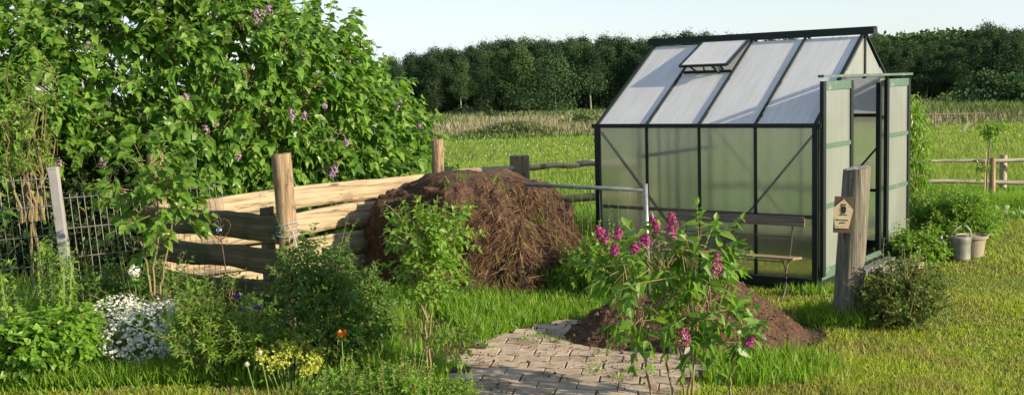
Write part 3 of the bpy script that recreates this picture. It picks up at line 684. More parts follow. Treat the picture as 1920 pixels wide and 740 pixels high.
g.add(vs, q, [((NZ-1)*NT+j, (NZ-1)*NT+(j+1) % NT, NT*NZ) for j in range(NT)])
heap = thing('compost_heap', 'big brown heap of compost and dry straw against the plank wall', 'compost heap', tuple(HC))
obj('core', g, M['heap'], heap, off=HC, smooth=False)
g = G(); n_ = 9500; P, D, N = [], [], []
for _ in range(n_):
    th = R.uniform(-PI*1.02, .35); t = R.uniform(.0, 1)**.9*.985
    p_ = heap_pt(th, t, .004); o_ = unit(np.array([math.cos(th), math.sin(th), .35+t*1.2]))
    tan = unit(np.array([-math.sin(th), math.cos(th), 0])); dn = unit(np.cross(tan, o_)); dn = dn if dn[2] < 0 else -dn
    a = 2.6*mnoise.noise(Vector(tuple(p_*3.2)))+R.normal(0, .75); D.append(dn*math.cos(a)+tan*math.sin(a)+o_*R.uniform(-.05, .35)); P.append(p_); N.append(o_)
P, D, N = map(np.array, (P, D, N)); D = unit(D)
# strawier towards the right-hand flank, short crumbs on the left and on top
rt = np.clip((P[:, 0]-HC[0]+.15)/.5, 0, 1)*np.clip((1.0-P[:, 2])*2.5, 0, 1)
ln = R.uniform(.015, .05, n_)+rt*R.uniform(.0, 1, n_)**2.4*.20
leaves(g, P, D, N, ln, R.uniform(.004, .009, n_), T_BLADE, droop=R.uniform(0, .5, n_))
so_ = obj('straw', g, M['straw'], heap, off=HC); so_['kind'] = 'stuff'
for (px, py, dx) in ((865, 470, .16), (940, 487, .10), (905, 395, .09)):
    p_ = atY(px, py, 8.66 if py > 440 else 8.9)
    g = G().beam(p_-HC, p_-HC+np.array([dx, .02, .08 if px == 865 else .0]), .02, .015); obj('wood_scrap', g, M['rail_fresh'], heap)

g = G(); PP_ = []
for (th, t) in ((-1.0, .5), (-1.35, .35), (-.75, .62), (-1.7, .25), (-.5, .3), (-2.3, .2), (-1.1, .97), (-2.0, .96)):
    for _ in range(26): PP_.append(heap_pt(th+R.normal(0, .07), min(.97, max(0, t+R.normal(0, .05))), .0))
blades(g, np.array(PP_), R.uniform(.04, .13, len(PP_)), .006, .5); hw2 = obj('sprouting_weeds', g, M['tallgrass'], heap, off=HC); hw2['kind'] = 'stuff'
# ------------------------------------------------------------ soil mound
MC = at(1300, 628); MC = np.array([MC[0], MC[1], 0])
def mound_h(x, y):
    dx, dy = x-MC[0], y-MC[1]
    a = dx-.17
    rx = .62 if a > 0 else .92; ry = .60
    r_ = math.hypot(a/rx, (dy)/ry)
    h = .45*max(0, 1-r_)**.95*(1 if a > -.1 else 1)
    b_ = math.hypot((dx+.40)/.50, (dy-.02)/.45); h2 = .30*max(0, 1-b_)**.8
    h = max(h, h2)+.25*min(h, h2)
    e = min(1, h*12)
    return h+e*(.035*mnoise.fractal(Vector((x*3, y*3, 1)), 1, 2, 4)+.018*mnoise.fractal(Vector((x*14, y*14, 1)), 1, 2, 3))-.01+.012*mnoise.noise(Vector((x*5, y*5, 4)))
g = G(); xs = np.linspace(MC[0]-1.25, MC[0]+1.05, 130); yy = np.linspace(MC[1]-.85, MC[1]+.8, 95)
vs = [(x, y, mound_h(x, y)) for y in yy for x in xs]; nx = len(xs); i0 = (np.arange(len(yy)-1)[:, None]*nx+np.arange(nx-1)[None]).ravel()
g.add(vs, np.stack([i0, i0+1, i0+nx+1, i0+nx], 1))
mound = thing('soil_mound', 'loose mound of dark brown soil beside the paved path', 'soil mound', tuple(MC))
obj('soil', g, M['soil'], mound, off=MC, smooth=False)
ICO = np.array([(0, 0, 1), (.9, 0, .2), (.2, .85, .1), (-.8, .4, .2), (-.6, -.7, .1), (.4, -.8, .15), (0, 0, -.8)]); ICF = np.array([(0, 1, 2), (0, 2, 3), (0, 3, 4), (0, 4, 5), (0, 5, 1), (6, 2, 1), (6, 3, 2), (6, 4, 3), (6, 5, 4), (6, 1, 5)])
def clods(g_, P, s):
    for p_, s_ in zip(P, s):
        a = R.uniform(0, 2*PI); c, s2 = math.cos(a), math.sin(a); v = ICO*(1+R.uniform(-.3, .3, ICO.shape)); v = v@np.array([[c, s2, 0], [-s2, c, 0], [0, 0, R.uniform(.5, 1)]])
        g_.add(p_+v*s_, ICF)
g = G(); P = []
while len(P) < 4200:
    x, y = R.uniform(MC[0]-1.25, MC[0]+1.1), R.uniform(MC[1]-.95, MC[1]+.75); h = mound_h(x, y)
    if h > .0 or (R.random() < .12): P.append((x, y, max(h, .002)))
clods(g, np.array(P), R.gamma(1.8, .0036, len(P)).clip(.0025, .03)); 
c_ = obj('clods', g, M['clod'], mound, off=MC); c_['kind'] = 'stuff'
# white plastic tub half buried in front of the mound
tp = at(1272, 664); tub = thing('plastic_tub', 'white plastic tub lying at the foot of the soil mound', 'tub', tuple(tp), .2)
g = G(); n1 = 20
def ring(z, a, b_): return [(a*math.cos(2*PI*k/n1), b_*math.sin(2*PI*k/n1), z) for k in range(n1)]
prof = [(0, .055, .04), (.005, .062, .046), (.10, .078, .055), (.115, .092, .062), (.125, .092, .062), (.125, .084, .056), (.03, .06, .042)]
vs = sum([ring(*p_) for p_ in prof], []); q = [(i*n1+j, i*n1+(j+1) % n1, (i+1)*n1+(j+1) % n1, (i+1)*n1+j) for i in range(len(prof)-1) for j in range(n1)]
g.add(vs, q, [tuple(range(n1-1, -1, -1)), tuple((len(prof)-1)*n1+k for k in range(n1))]); obj('shell', g, M['white_plastic'], tub, smooth=True)
tub.rotation_euler = (.25, .08, .3)

# ------------------------------------------------------------ path of interlocking pavers
pathpoly = np.array([at(*p_)[:2] for p_ in ((835, 745), (835, 712), (862, 668), (905, 645), (985, 615), (1078, 598), (1130, 606), (1190, 640), (1300, 672), (1330, 700), (1235, 760), (1200, 800), (860, 800))])
def inpoly(x, y, poly=pathpoly):
    c = np.zeros(np.shape(x), bool); n_ = len(poly)
    for i in range(n_):
        x1, y1 = poly[i]; x2, y2 = poly[(i+1) % n_]
        cond = ((y1 > y) != (y2 > y)) & (x < (x2-x1)*(y-y1)/(y2-y1+1e-12)+x1); c ^= cond
    return c
g = G(); g.add([(p_[0], p_[1], .0065) for p_ in pathpoly], [tuple(range(len(pathpoly)))])
bed = obj('path_bed', g, M['soil']); tag(bed, kind='structure')
g = G(); pw_, ph_ = .235, .150          # interlocking blocks in running bond
ca, sa = math.cos(-.16), math.sin(-.16)
def wob(x, y): return np.array([.010*math.sin(x*27)+.006*mnoise.noise(Vector((x*9, y*9, 1))), .012*math.sin(x*2*PI/pw_*1.0+y*3)+.006*mnoise.noise(Vector((x*9, y*9, 4)))])
for i in range(-14, 16):
    for j in range(-14, 30):
        cx = i*pw_+(pw_/2 if j % 2 else 0); cy = 4.5+j*ph_
        X = cx*ca-(cy-6)*sa; Y = 6+cx*sa+(cy-6)*ca
        if not inpoly(X, Y): continue
        if mnoise.noise(Vector((X*2, Y*2, 9))) > .66: continue
        tz = .012+R.normal(0, .0012); tl = R.normal(0, .005, 2); g1, g2 = .0045, .0085; lo_ = []
        for (u0, v0, u1, v1, k_) in ((-1, -1, 1, -1, 5), (1, -1, 1, 1, 3), (1, 1, -1, 1, 5), (-1, 1, -1, -1, 3)):
            for k in range(k_):
                f_ = k/k_; lo_.append(((u0+(u1-u0)*f_)*(pw_/2-g1), (v0+(v1-v0)*f_)*(ph_/2-g2)))
        ring_ = []
        for (sc_, dz) in ((1, -.009), (1, -.002), (.97, .0)):
            for x_, y_ in lo_:
                wx, wy = wob(cx+x_, cy+y_*(1+2*g2/ph_)); x2, y2 = (x_*sc_+wx), (y_*sc_+wy); xr, yr = x2*ca-y2*sa, x2*sa+y2*ca
                ring_.append((X+xr, Y+yr, tz+dz+tl[0]*xr+tl[1]*yr))
        nk = len(lo_); fs = [(r_*nk+k, r_*nk+(k+1) % nk, (r_+1)*nk+(k+1) % nk, (r_+1)*nk+k) for r_ in range(2) for k in range(nk)]
        g.add(ring_, fs, [tuple(2*nk+k for k in range(nk))])
tag(obj('path', g, M['paver']), kind='structure')
g = G(); P = []
while len(P) < 1700:
    x, y = R.uniform(-.6, 1.6), R.uniform(4.6, 7.8)
    if not inpoly(x, y): continue
    nn = mnoise.noise(Vector((x*2.3, y*2.3, 5)))
    dm = math.hypot(x-MC[0]+.3, (y-MC[1]+.5))
    if R.random() < (.10+max(0, nn)*.9+max(0, .9-dm)): P.append((x, y, .018))
clods(g, np.array(P), R.gamma(2, .0018, len(P)).clip(.0015, .012)); tag(obj('soil_crumbs', g, M['clod']), 'scattered soil crumbs and debris on the pavers', 'soil crumbs', kind='stuff')

# ------------------------------------------------------------ fences and gate
# welded mesh fence, left
FP = np.array([-3.36, 7.85, 0]); fd = unit(np.array([.80, .52, 0]))
mf = thing('mesh_fence', 'grey welded wire fence with one square galvanised post', 'fence', tuple(FP))
g = G().beam((0, 0, 0), (-.07, 0, 1.235), .062, .055, up=(0, 1, 0)); obj('post', g, M['galv_post'], mf)
obj('post_cap', G().box((-.071, 0, 1.24), (.07, .064, .012)), M['galv_post'], mf)
def mesh_panel(s0, s1, top, nv, hs):
    g_ = G()
    for s_ in np.linspace(s0, s1, nv):
        p_ = fd*s_; g_.tube([p_+np.array([-.055*0, 0, .02]), p_+np.array([-.06, 0, top])], .0024, 4, False)
    for z in hs:
        o2 = np.array([-.055*z/top, -.004, z]); g_.tube([fd*s0+o2, fd*s1+o2], .004, 4, False)
    obj('wire_panel', g_, M['wire'], mf)
mesh_panel(-1.5, -.035, 1.19, 30, [.12, .32, .52, .74, .96, 1.165])
mesh_panel(.04, 1.25, 1.04, 25, [.10, .32, .56, .78, 1.01])
# timber fence behind the heap
def rail_obj(p, q, r0, r1, mat, parent, seed=0, off=(0, 0, 0), kn=.02):
    p, q = np.asarray(p), np.asarray(q); L_ = np.linalg.norm(q-p); t = np.linspace(0, 1, 14)
    pts = np.stack([t*L_, [kn*mnoise.noise(Vector((x*3+seed, 1, 2))) for x in t], [kn*mnoise.noise(Vector((x*3+seed, 7, 2))) for x in t]], 1)
    rr = (r0+(r1-r0)*t)*(1+.08*np.array([mnoise.noise(Vector((x*9+seed, 3, 3))) for x in t]))
    o_ = obj('rail', G().tube(pts, rr, 9), M[mat], parent, smooth=True); o_.location = tuple(p-np.asarray(off))
    d = unit(q-p); o_.rotation_euler = (0, -math.asin(d[2]), math.atan2(d[1], d[0])); return o_
RP = atY(975, 345, 11.6); RP = np.array([RP[0], 11.6, 0])
rf = thing('rail_fence', 'timber rail fence with stump post between heap and greenhouse', 'fence', tuple(RP))
a, b_ = log_mesh(.985, .11, 61, rough=.12, n=20, m_=9); pp = obj('post', a, M['post'], rf, smooth=True); obj('cut_top', b_, M['lichen'], pp)
r_ = rail_obj(atY(985, 313, 11.6), atY(1085, 309, 12.2), .035, .03, 'rail_fresh', rf, 1, RP); r_['label'] = 'peeled light brown upper rail'
rail_obj(atY(1083, 308, 12.19), atY(1190, 301, 12.8), .038, .036, 'rail', rf, 2, RP)
r_ = rail_obj(atY(1000, 378, 11.7), atY(1190, 362, 12.8), .05, .045, 'rail_moss', rf, 3, RP); r_['label'] = 'yellow mossy lower rail'
rail_obj(atY(965, 316, 11.55), atY(880, 321, 11.3), .04, .035, 'rail', rf, 4, RP)
g = G()
for k in range(22):
    t = k/21; p_ = atY(1000+t*150, 330, 11.75+t*.8)-RP; g.tube([(p_[0], p_[1], .05), (p_[0], p_[1], .9)], .0016, 3, False)
for z in (.15, .35, .55, .75, .9):
    p_, q_ = atY(1000, 330, 11.75)-RP, atY(1150, 330, 12.55)-RP; g.tube([(p_[0], p_[1], z), (q_[0], q_[1], z)], .0016, 3, False)
obj('wire_netting', g, M['wire'], rf)
# timber fence on the right, down by the meadow
YR = 15.0
p0 = atY(1560, 304, YR+.3); p1 = atY(1990, 300, YR-.2)
rf2 = thing('meadow_fence', 'two rail timber fence along the meadow right of the greenhouse', 'fence', tuple(atY(1885, 360, YR)*np.array([1, 1, 0])))
OF = np.array(rf2.location)
rail_obj(atY(1560, 303, YR+.3), atY(1860, 301, YR), .025, .022, 'rail', rf2, 6, OF); rail_obj(atY(1830, 302, YR), atY(2000, 299, YR-.2), .03, .026, 'rail', rf2, 7, OF)
rail_obj(atY(1560, 338, YR+.3), atY(2000, 342, YR-.2), .028, .033, 'rail', rf2, 8, OF)
a, b_ = log_mesh(.56, .05, 71, rough=.1, n=14, m_=6); pp = obj('post', a, M['rail'], rf2, smooth=True); pp.location = (0, .08, 0); obj('cut_top', b_, M['post'], pp)
g = G(); P = np.tile(atY(1850, 306, YR-.05)-OF, (60, 1))+rnd(60, .05); leaves(g, P, unit(rnd(60)*[1, .3, .5]+np.array([.6, 0, -.5])), unit(rnd(60)), .16, .01, T_BLADE, .3); obj('rag_of_straw', g, M['brown_bloom'], rf2)
# far fence
ff = atY(1800, 245, 42); fz = -.49
fr = thing('far_fence', 'faint low fence at the reed edge far behind the meadow', 'fence', (ff[0], 42, fz))
for x in (-2.6, -1.0, .6): obj('post', G().beam((x, 0, 0), (x, 0, .75), .07, .07, up=(0, 1, 0)), M['bark'], fr)
obj('rail', G().tube([(-3, 0, .66), (1.0, 0, .62)], .025, 5), M['bark'], fr)
w_ = atY(1810, 252, 38); ws = thing('leaning_board', 'pale board leaning in the far meadow grass', 'board', (w_[0], 38, float(ground_z(0, 38))))
obj('board', G().beam((-.12, 0, 0), (.12, 0, .42), .12, .03, up=(0, 1, 0)), M['potm'], ws)
# steel gate
ga, gb = atY(985, 346, 9.05), atY(1213, 354, 8.35)
gate = thing('steel_gate', 'galvanised tube gate with thin bars standing before the greenhouse', 'gate', (gb[0], gb[1], 0))
GO = np.array([gb[0], gb[1], 0])
obj('gate_post', G().tube([(0, 0, 0), (-.012, 0, gb[2]+.04)], .0195, 12), M['galv'], gate, smooth=True)
obj('top_tube', G().tube([gb-GO+np.array([0, 0, -.01]), ga-GO], .0165, 12), M['galv'], gate, smooth=True)
dg_ = unit(ga-gb)
for s_ in np.arange(.09, 1.0, .088):
    p_ = gb-GO+dg_*s_; obj('gate_bar', G().tube([(p_[0], p_[1], .08), (p_[0], p_[1], p_[2])], .0018, 5, False), M['wire'], gate)
obj('bottom_tube', G().tube([(-.0, 0, .08), tuple((ga-GO)*[1, 1, 0]+[0, 0, .08])], .012, 8), M['galv'], gate)
obj('latch', G().tube([(0, 0, gb[2]-.2), (.035, 0, gb[2]-.19), (.045, 0, gb[2]-.22), (.042, 0, gb[2]-.3)], .005, 5), M['galv'], gate)

# ------------------------------------------------------------ heart garden stake
hp = at(443, 640); hp[2] = 0; top = atY(412, 432, hp[1]+.02)
hs = thing('heart_stake', 'rusty heart shaped garden stake holding a silver ball', 'garden ornament', tuple(hp))
T0 = top-hp
obj('rod', G().tube([(0, 0, 0), T0+np.array([.004, 0, -.03])], .004, 6), M['rust'], hs)
import itertools
g = G()
for sg in (-1, 1):
    pts = [(0, -.075), (.03, -.05), (.065, -.01), (.083, .035), (.072, .07), (.04, .088), (.012, .072), (.002, .045), (.012, .028), (.028, .034), (.026, .05)]
    g.tube([(T0[0]+sg*x*.95, T0[1], T0[2]+z*.95) for x, z in pts], .0042, 5)
    g.tube([(T0[0]+sg*x, T0[1], T0[2]+z) for x, z in ((0, -.08), (.02, -.095), (.045, -.09), (.05, -.075), (.04, -.07))], .0025, 5)
g.tube([(T0[0]+.012, T0[1], T0[2]+.075), (T0[0]-.005, T0[1], T0[2]+.11), (T0[0]-.02, T0[1], T0[2]+.13)], .0025, 5)
obj('heart_frame', g, M['rust'], hs)
g = G(); rr = .0265; vs = []; nn_ = 20
for i in range(1, 12):
    for j in range(nn_): vs.append((rr*math.sin(PI*i/12)*math.cos(2*PI*j/nn_), rr*math.sin(PI*i/12)*math.sin(2*PI*j/nn_), rr*math.cos(PI*i/12)))
vs += [(0, 0, rr), (0, 0, -rr)]; q = [(i*nn_+j, (i+1)*nn_+j, (i+1)*nn_+(j+1) % nn_, i*nn_+(j+1) % nn_) for i in range(10) for j in range(nn_)]
g.add(np.array(vs)+T0, q, [(11*nn_, j, (j+1) % nn_) for j in range(nn_)]+[(11*nn_+1, 10*nn_+(j+1) % nn_, 10*nn_+j) for j in range(nn_)])
obj('ball', g, M['glassball'], hs, smooth=True)

# ------------------------------------------------------------ big lilac behind the bin
def E(px, py, Y, rx, rz, ry): # ellipsoid from pixel radii
    c = atY(px, py, Y); s_ = Y/F_PX; return (c[0], c[1], c[2], rx*s_, ry, rz*s_)
lil = [E(290, 170, 10.6, 200, 200, 1.1), E(440, 170, 10.7, 165, 180, 1.1), E(560, 215, 10.9, 140, 170, 1.0), E(660, 265, 11.1, 110, 140, .8), E(725, 310, 11.2, 80, 95, .6),
       E(330, 20, 11.0, 150, 110, .9), E(120, 190, 10.3, 150, 170, .9), E(10, 160, 10.2, 120, 150, .8), E(-60, 250, 10.0, 160, 220, .8), E(150, 370, 10.0, 230, 150, .8), E(430, 330, 10.5, 200, 100, .7), E(610, 360, 10.9, 170, 70, .5), E(400, 120, 10.8, 150, 150, 1.0)]
lb = at(330, 470, 0); lb = np.array([-3.4, 10.6, 0])
lilac = plant('lilac_bush', 'huge lilac bush with fading mauve blooms behind the plank bin', 'bush', lb)
gl, gt = G(), G()
S, D = ell_sites(lil, 2500, .84, 1.06, zmin=.35); pxa = S[:, 0]/S[:, 1]; k_ = ~((S[:, 2] < 1.12) & (pxa < -.30) & (R.random(len(S)) < .8)); S, D = S[k_], D[k_]
sprays(gl, gt, S, D, .34, 4, .118, .086, hang=.38, droop=.28)
S, D = ell_sites(lil, 700, .55, .85, zmin=1.0)
sprays(gl, None, S, D, .34, 3, .12, .09, hang=.3)
obj('foliage', gl, M['lilac'], lilac, off=lb); 
branches(gt, lb, [np.array(e[:3])+rnd(1, .3)[0] for e in lil for _ in range(4)], .045, n=6)
S, D = ell_sites(lil, 60, .9, 1.05, zmin=1.2); branches(gt, lb+np.array([0, 0, .6]), S, .02, n=4)
obj('branches', gt, M['twig'], lilac, off=lb)
for (px, py, Y, sz) in ((165, 92, 9.6, 1), (187, 38, 9.8, .7), (352, 186, 9.55, .8), (386, 246, 9.6, .8), (407, 232, 9.6, .6), (246, 256, 9.5, .7), (278, 259, 9.5, .9), (103, 306, 9.3, 1), (192, 308, 9.3, .9), (486, 35, 9.8, 1.4), (500, 20, 9.9, .9), (548, 216, 9.7, .9), (568, 218, 9.7, .7), (612, 200, 9.8, .6), (620, 320, 9.9, 1.2), (395, 350, 9.6, 1.1), (650, 268, 10, .6), (744, 196, 10.6, .9), (790, 240, 10.9, .8), (60, 145, 9.4, 1.1), (447, 292, 9.6, .7)):
    p_ = atY(px, py, Y); obj('flower_cluster', panicle((0, 0, -.05*sz), (R.normal(0, .3), -.3, 1), .12*sz, .045*sz, int(90*sz), .017), M['mauve'], lilac, loc=tuple(p_-lb))
for (px, py, Y) in ((450, 45, 9.8), (530, 90, 9.8), (470, 150, 9.6), (575, 110, 9.9), (600, 160, 9.9), (420, 70, 9.6), (770, 205, 10.8), (330, 95, 9.5)):
    p_ = atY(px, py, Y); obj('faded_bloom', panicle((0, 0, -.05), (R.normal(0, .3), -.3, 1), .16, .05, 50, .014), M['brown_bloom'], lilac, loc=tuple(p_-lb))
def bush(name, label, cat, basepx, Y, ells, n, K, lL, lW, leafm, slen=.13, tpl=T_LEAF, upb=.5, hang=.1, inner=.35, group=None, rough=.02, lo=.6):
    b0 = np.array([atY(basepx[0], basepx[1], Y)[0], Y, 0.]); t = plant(name, label, cat, b0, group)
    gl, gt = G(), G(); es = [E(e[0], e[1], Y+(e[5] if len(e) > 5 else 0), e[2], e[3], e[4]) for e in ells]
    S, D = ell_sites(es, n, lo, 1.05, zmin=.02, upb=upb, back=.8); sprays(gl, gt, S, D, slen, K, lL, lW, tpl, hang=hang, tw=.0016)
    if inner:
        S, D = ell_sites(es, int(n*inner), .2, lo, zmin=.02, back=1); sprays(gl, None, S, D, slen, K, lL, lW, tpl)
    if slen < .155:
        S2, D2 = ell_sites(es, max(8, n//11), .85, 1.1, zmin=.06, upb=1.2, back=.6); sprays(gl, gt, S2, D2, slen*2.0, K+2, lL*.9, lW*.9, tpl, hang=hang, tw=.0018, sag=.05)
    branches(gt, b0, S[:30], .008, n=4)
    obj('foliage', gl, M[leafm], t, off=b0); obj('stems', gt, M['twig'], t, off=b0); return t, b0
# twiggy pale shrub at far left
sb = np.array([*at(62, 560)[:2], 0]); sb[1] = 8.7; sb[0] = atY(62, 400, 8.7)[0]
tw = plant('twiggy_shrub', 'sparse shrub with bare tan twigs behind the wire fence', 'bush', sb)
gl, gt = G(), G()
tips = [atY(R.uniform(-5, 105), R.uniform(130, 270), 8.6+R.normal(0, .15)) for _ in range(15)]
branches(gt, sb+np.array([.0, 0, .75]), tips, .012, .45, 5, jitter=.13); branches(gt, sb, [sb+np.array([R.normal(0, .05), 0, .85]) for _ in range(3)], .02)
S = np.array([atY(R.uniform(-10, 110), R.uniform(130, 330), 8.55+R.normal(0, .15)) for _ in range(150)])
sprays(gl, gt, S, unit(rnd(150, .6)+np.array([0, -.2, 1.])), .13, 3, .05, .03, T_LEAF, tw=.0018)
obj('foliage', gl, M['bright'], tw, off=sb); obj('branches', gt, M['twig'], tw, off=sb)
bush('painted_shade_undergrowth', 'dense undergrowth behind the wire fence, leaves coloured dark to imitate shade', 'bush', (120, 480), 9.6, [(60, 400, 150, 95, .5), (200, 400, 140, 100, .5), (-60, 420, 120, 110, .5), (310, 420, 80, 70, .4, .4), (120, 330, 120, 60, .4, .2)], 1100, 3, .07, .045, 'shade', slen=.16, tpl=T_LEAF, upb=.1, lo=.7)  # dark leaf colour stands in for the deep shade behind the fence
# young lilac in front of the bin
def young(name, label, cat, basepx, baseY, stems, crowns, nsp, K, lL, lW, leafm, stemm='twig', slen=.2, r0=.009, tpl=T_HEART, hang=.3, tw_=.002, upb=.4):
    b0 = np.array([atY(basepx[0], basepx[1], baseY)[0], baseY, 0]); t = plant(name, label, cat, b0)
    gl, gt = G(), G()
    for st in stems:
        pts = [b0*[1, 1, 0] if i == 0 and len(s_) == 1 else atY(s_[0], s_[1], baseY+(s_[2] if len(s_) > 2 else 0)) for i, s_ in enumerate(st)]
        k = len(pts); tt = np.linspace(0, k-1, 4*k); P_ = np.stack([np.interp(tt, range(k), [p[c] for p in pts]) for c in range(3)], 1)+rnd(4*k, .004)
        P_[0, 2] = min(P_[0, 2], 0.0) if st[0][1] > 600 else P_[0, 2]
        gt.tube(P_, np.linspace(r0, r0*.35, 4*k), 6)
    ells = [E(c[0], c[1], baseY+(c[5] if len(c) > 5 else 0), c[2], c[3], c[4]) for c in crowns]
    S, D = ell_sites(ells, nsp, .35, 1.05, zmin=.04, upb=upb, back=1)
    sprays(gl, gt, S, D, slen, K, lL, lW, tpl, hang=hang, tw=tw_)
    if len(ells) < 12:
        sel = S[R.choice(len(S), min(26, len(S)), replace=False)]
        for s_ in sel:
            st = stems[R.integers(len(stems))]; q_ = atY(st[-1][0], st[-1][1], baseY); gt.tube([q_*.6+np.array([b0[0], b0[1], q_[2]*.9])*.4, (q_+s_)/2, s_], [r0*.4, r0*.3, r0*.2], 4, False)
    obj('foliage', gl, M[leafm], t, off=b0); obj('stems', gt, M[stemm], t, off=b0)
    return t, b0
young('young_lilac', 'young lilac with big fresh leaves between wire fence and bin', 'bush', (290, 560), 7.0,
      [[(290, 600), (287, 500), (300, 430), (290, 330)], [(292, 600), (305, 520), (325, 420), (310, 300)], [(288, 560), (270, 470), (240, 400)]],
      [(285, 330, 75, 60, .25), (300, 390, 75, 55, .25), (340, 370, 40, 60, .2), (300, 455, 40, 20, .15), (225, 365, 45, 25, .15), (300, 290, 40, 25, .15)], 78, 4, .085, .062, 'lilac_young')

# ------------------------------------------------------------ foreground plants
# purple lilac sapling, front right of path
t, b0 = young('purple_lilac', 'slender young lilac with deep magenta blooms in front of the soil mound', 'bush', (1265, 745), 5.5,
      [[(1222, 752), (1205, 640), (1178, 540), (1160, 470)], [(1262, 752), (1243, 640), (1237, 540), (1235, 440)], [(1290, 752), (1300, 640), (1300, 520), (1285, 440)], [(1285, 752), (1275, 650), (1250, 560), (1215, 490)], [(1295, 720), (1310, 600), (1330, 540), (1345, 500)], [(1368, 752), (1372, 690), (1385, 640)]],
      [(1160, 500, 50, 50, .2), (1240, 480, 70, 60, .25), (1300, 470, 60, 55, .25), (1330, 460, 35, 50, .2), (1320, 570, 75, 60, .25), (1375, 620, 45, 40, .2), (1200, 590, 50, 28, .2), (1290, 600, 40, 50, .2)], 108, 4, .082, .048, 'lilac_young', slen=.17, r0=.0075, hang=.35)
for (px, py, l_, r_, dx) in ((1138, 438, .085, .026, -.6), (1155, 441, .05, .02, .3), (1205, 453, .05, .028, .4), (1192, 466, .04, .022, -.3), (1236, 420, .08, .02, -.5), (1258, 430, .115, .027, 0), (1340, 500, .10, .024, .05), (1280, 634, .09, .036, 0), (1398, 640, .045, .018, .9), (1152, 470, .05, .018, 0)):
    p_ = atY(px, py+(10 if l_ > .07 else 0), 5.27); obj('flower_cluster', panicle((0, 0, -.02), (dx, -.2, 1), l_*1.25, r_*1.3, 170, .012), M['magenta'], t, loc=tuple(p_-b0))
# fresh green sapling with a stake, centre
t, b0 = young('young_fruit_bush', 'fresh green standard bush on a thin double stem beside the path', 'bush', (803, 712), 5.75,
      [[(806, 722), (803, 650), (797, 590), (800, 520)], [(803, 722), (800, 650), (812, 580), (820, 500)], [(800, 600), (780, 540), (760, 470)]],
      [(805, 510, 62, 55, .2), (760, 450, 30, 48, .15), (840, 445, 38, 42, .15), (800, 440, 48, 40, .2), (800, 540, 36, 14, .12), (850, 650, 30, 16, .1)], 250, 4, .052, .028, 'bright', slen=.14, r0=.008, tpl=T_LEAF, hang=.05, tw_=.0016, upb=.6)
# dense bush right of the front post
bush('mock_orange_bush', 'dense dark green bush leaning on the front post of the bin', 'bush', (620, 690), 6.35, [(600, 540, 60, 80, .25), (620, 590, 75, 80, .3), (665, 580, 50, 65, .25), (570, 500, 38, 50, .2), (690, 600, 35, 50, .2)], 460, 4, .05, .026, 'deep')
g = G(); n_ = 500; b0 = np.array([*at(705, 668)[:2], 0]); 
gr = plant('drooping_grass_clump', 'clump of long arching grass beside the dense bush', 'grass clump', b0)
P = b0+np.stack([R.normal(0, .07, n_), R.normal(0, .07, n_), R.uniform(.0, .42, n_)], 1)
leaves(g, P, unit(np.stack([R.normal(.25, .35, n_), R.normal(-.2, .35, n_), np.full(n_, .75)], 1)), unit(rnd(n_)), R.uniform(.2, .42, n_), .005, T_BLADE, R.uniform(.6, 1.5, n_))
obj('blades', g, M['tallgrass'], gr, off=b0)
# tulip
def flower_at(name, label, cat, px, py, Y, build, stemr=.003, lean=(0, 0), leafs=True):
    p_ = atY(px, py, Y); b0 = np.array([p_[0]+lean[0], Y+lean[1], 0]); t = plant(name, label, cat, b0)
    g_ = G().tube([(0, 0, 0), ((p_-b0)[0]*.4, 0, p_[2]*.5), p_-b0], [stemr*1.2, stemr, stemr*.9], 5); obj('stem', g_, M['stem_green'], t)
    if leafs:
        gg = G(); leaves(gg, np.zeros((4, 3)), unit(np.array([(.3, 0, 1), (-.3, -.1, 1), (.1, -.3, 1), (-.1, .3, .9)])), unit(rnd(4)), p_[2]*.8, .03, T_BLADE, .2); obj('leaf_blades', gg, M['fresh'], t)
    build(t, p_-b0); return t
def tulip(t, p_):
    g_ = G(); g2 = G()
    for k in range(6):
        a = k*PI/3; o_ = np.array([math.cos(a), math.sin(a), 0]); leaves(g_ if k % 2 else g2, [p_+o_*.006], [o_*.55+np.array([0, 0, .85])], [o_], .05, .036, T_HEART)
    obj('petal', g_, M['red'], t); obj('petal', g2, M['orange'], t)
flower_at('tulip', 'single red and orange tulip before the dense green bush', 'flower', 641, 632, 5.85, tulip)
# bamboo stick
sp_ = at(676, 700); st = thing('plant_stake', 'short brown plant stake right of the tulip', 'stake', tuple(sp_)); obj('stick', G().tube([(0, 0, 0), (-.005, 0, .25)], .006, 6), M['bark'], st)
# yellow spurge
b0 = np.array([*at(545, 728)[:2], 0]); sg = plant('yellow_spurge', 'low clump of yellow green spurge at the lower edge', 'flower', b0); g, gs = G(), G()
for k in range(80):
    e_ = atY(R.uniform(480, 600), 650, b0[1]); h_ = R.uniform(.16, .29)-abs(e_[0]-b0[0])*.25; tp_ = np.array([e_[0], b0[1]+R.normal(0, .1), h_])
    gs.tube([b0*[1, 1, 0]+(tp_-b0)*[.5, .5, 0], tp_], .002, 4, False)
    n_ = 34; leaves(g, np.tile(tp_, (n_, 1))+rnd(n_, .015)*[1, 1, .6], unit(rnd(n_)), unit(rnd(n_, .5)+[.2, -.7, .7]), .019, .016, T_RHOMB)
obj('flower_heads', g, M['yellow'], sg, off=b0); obj('stems', gs, M['stem_green'], sg, off=b0)
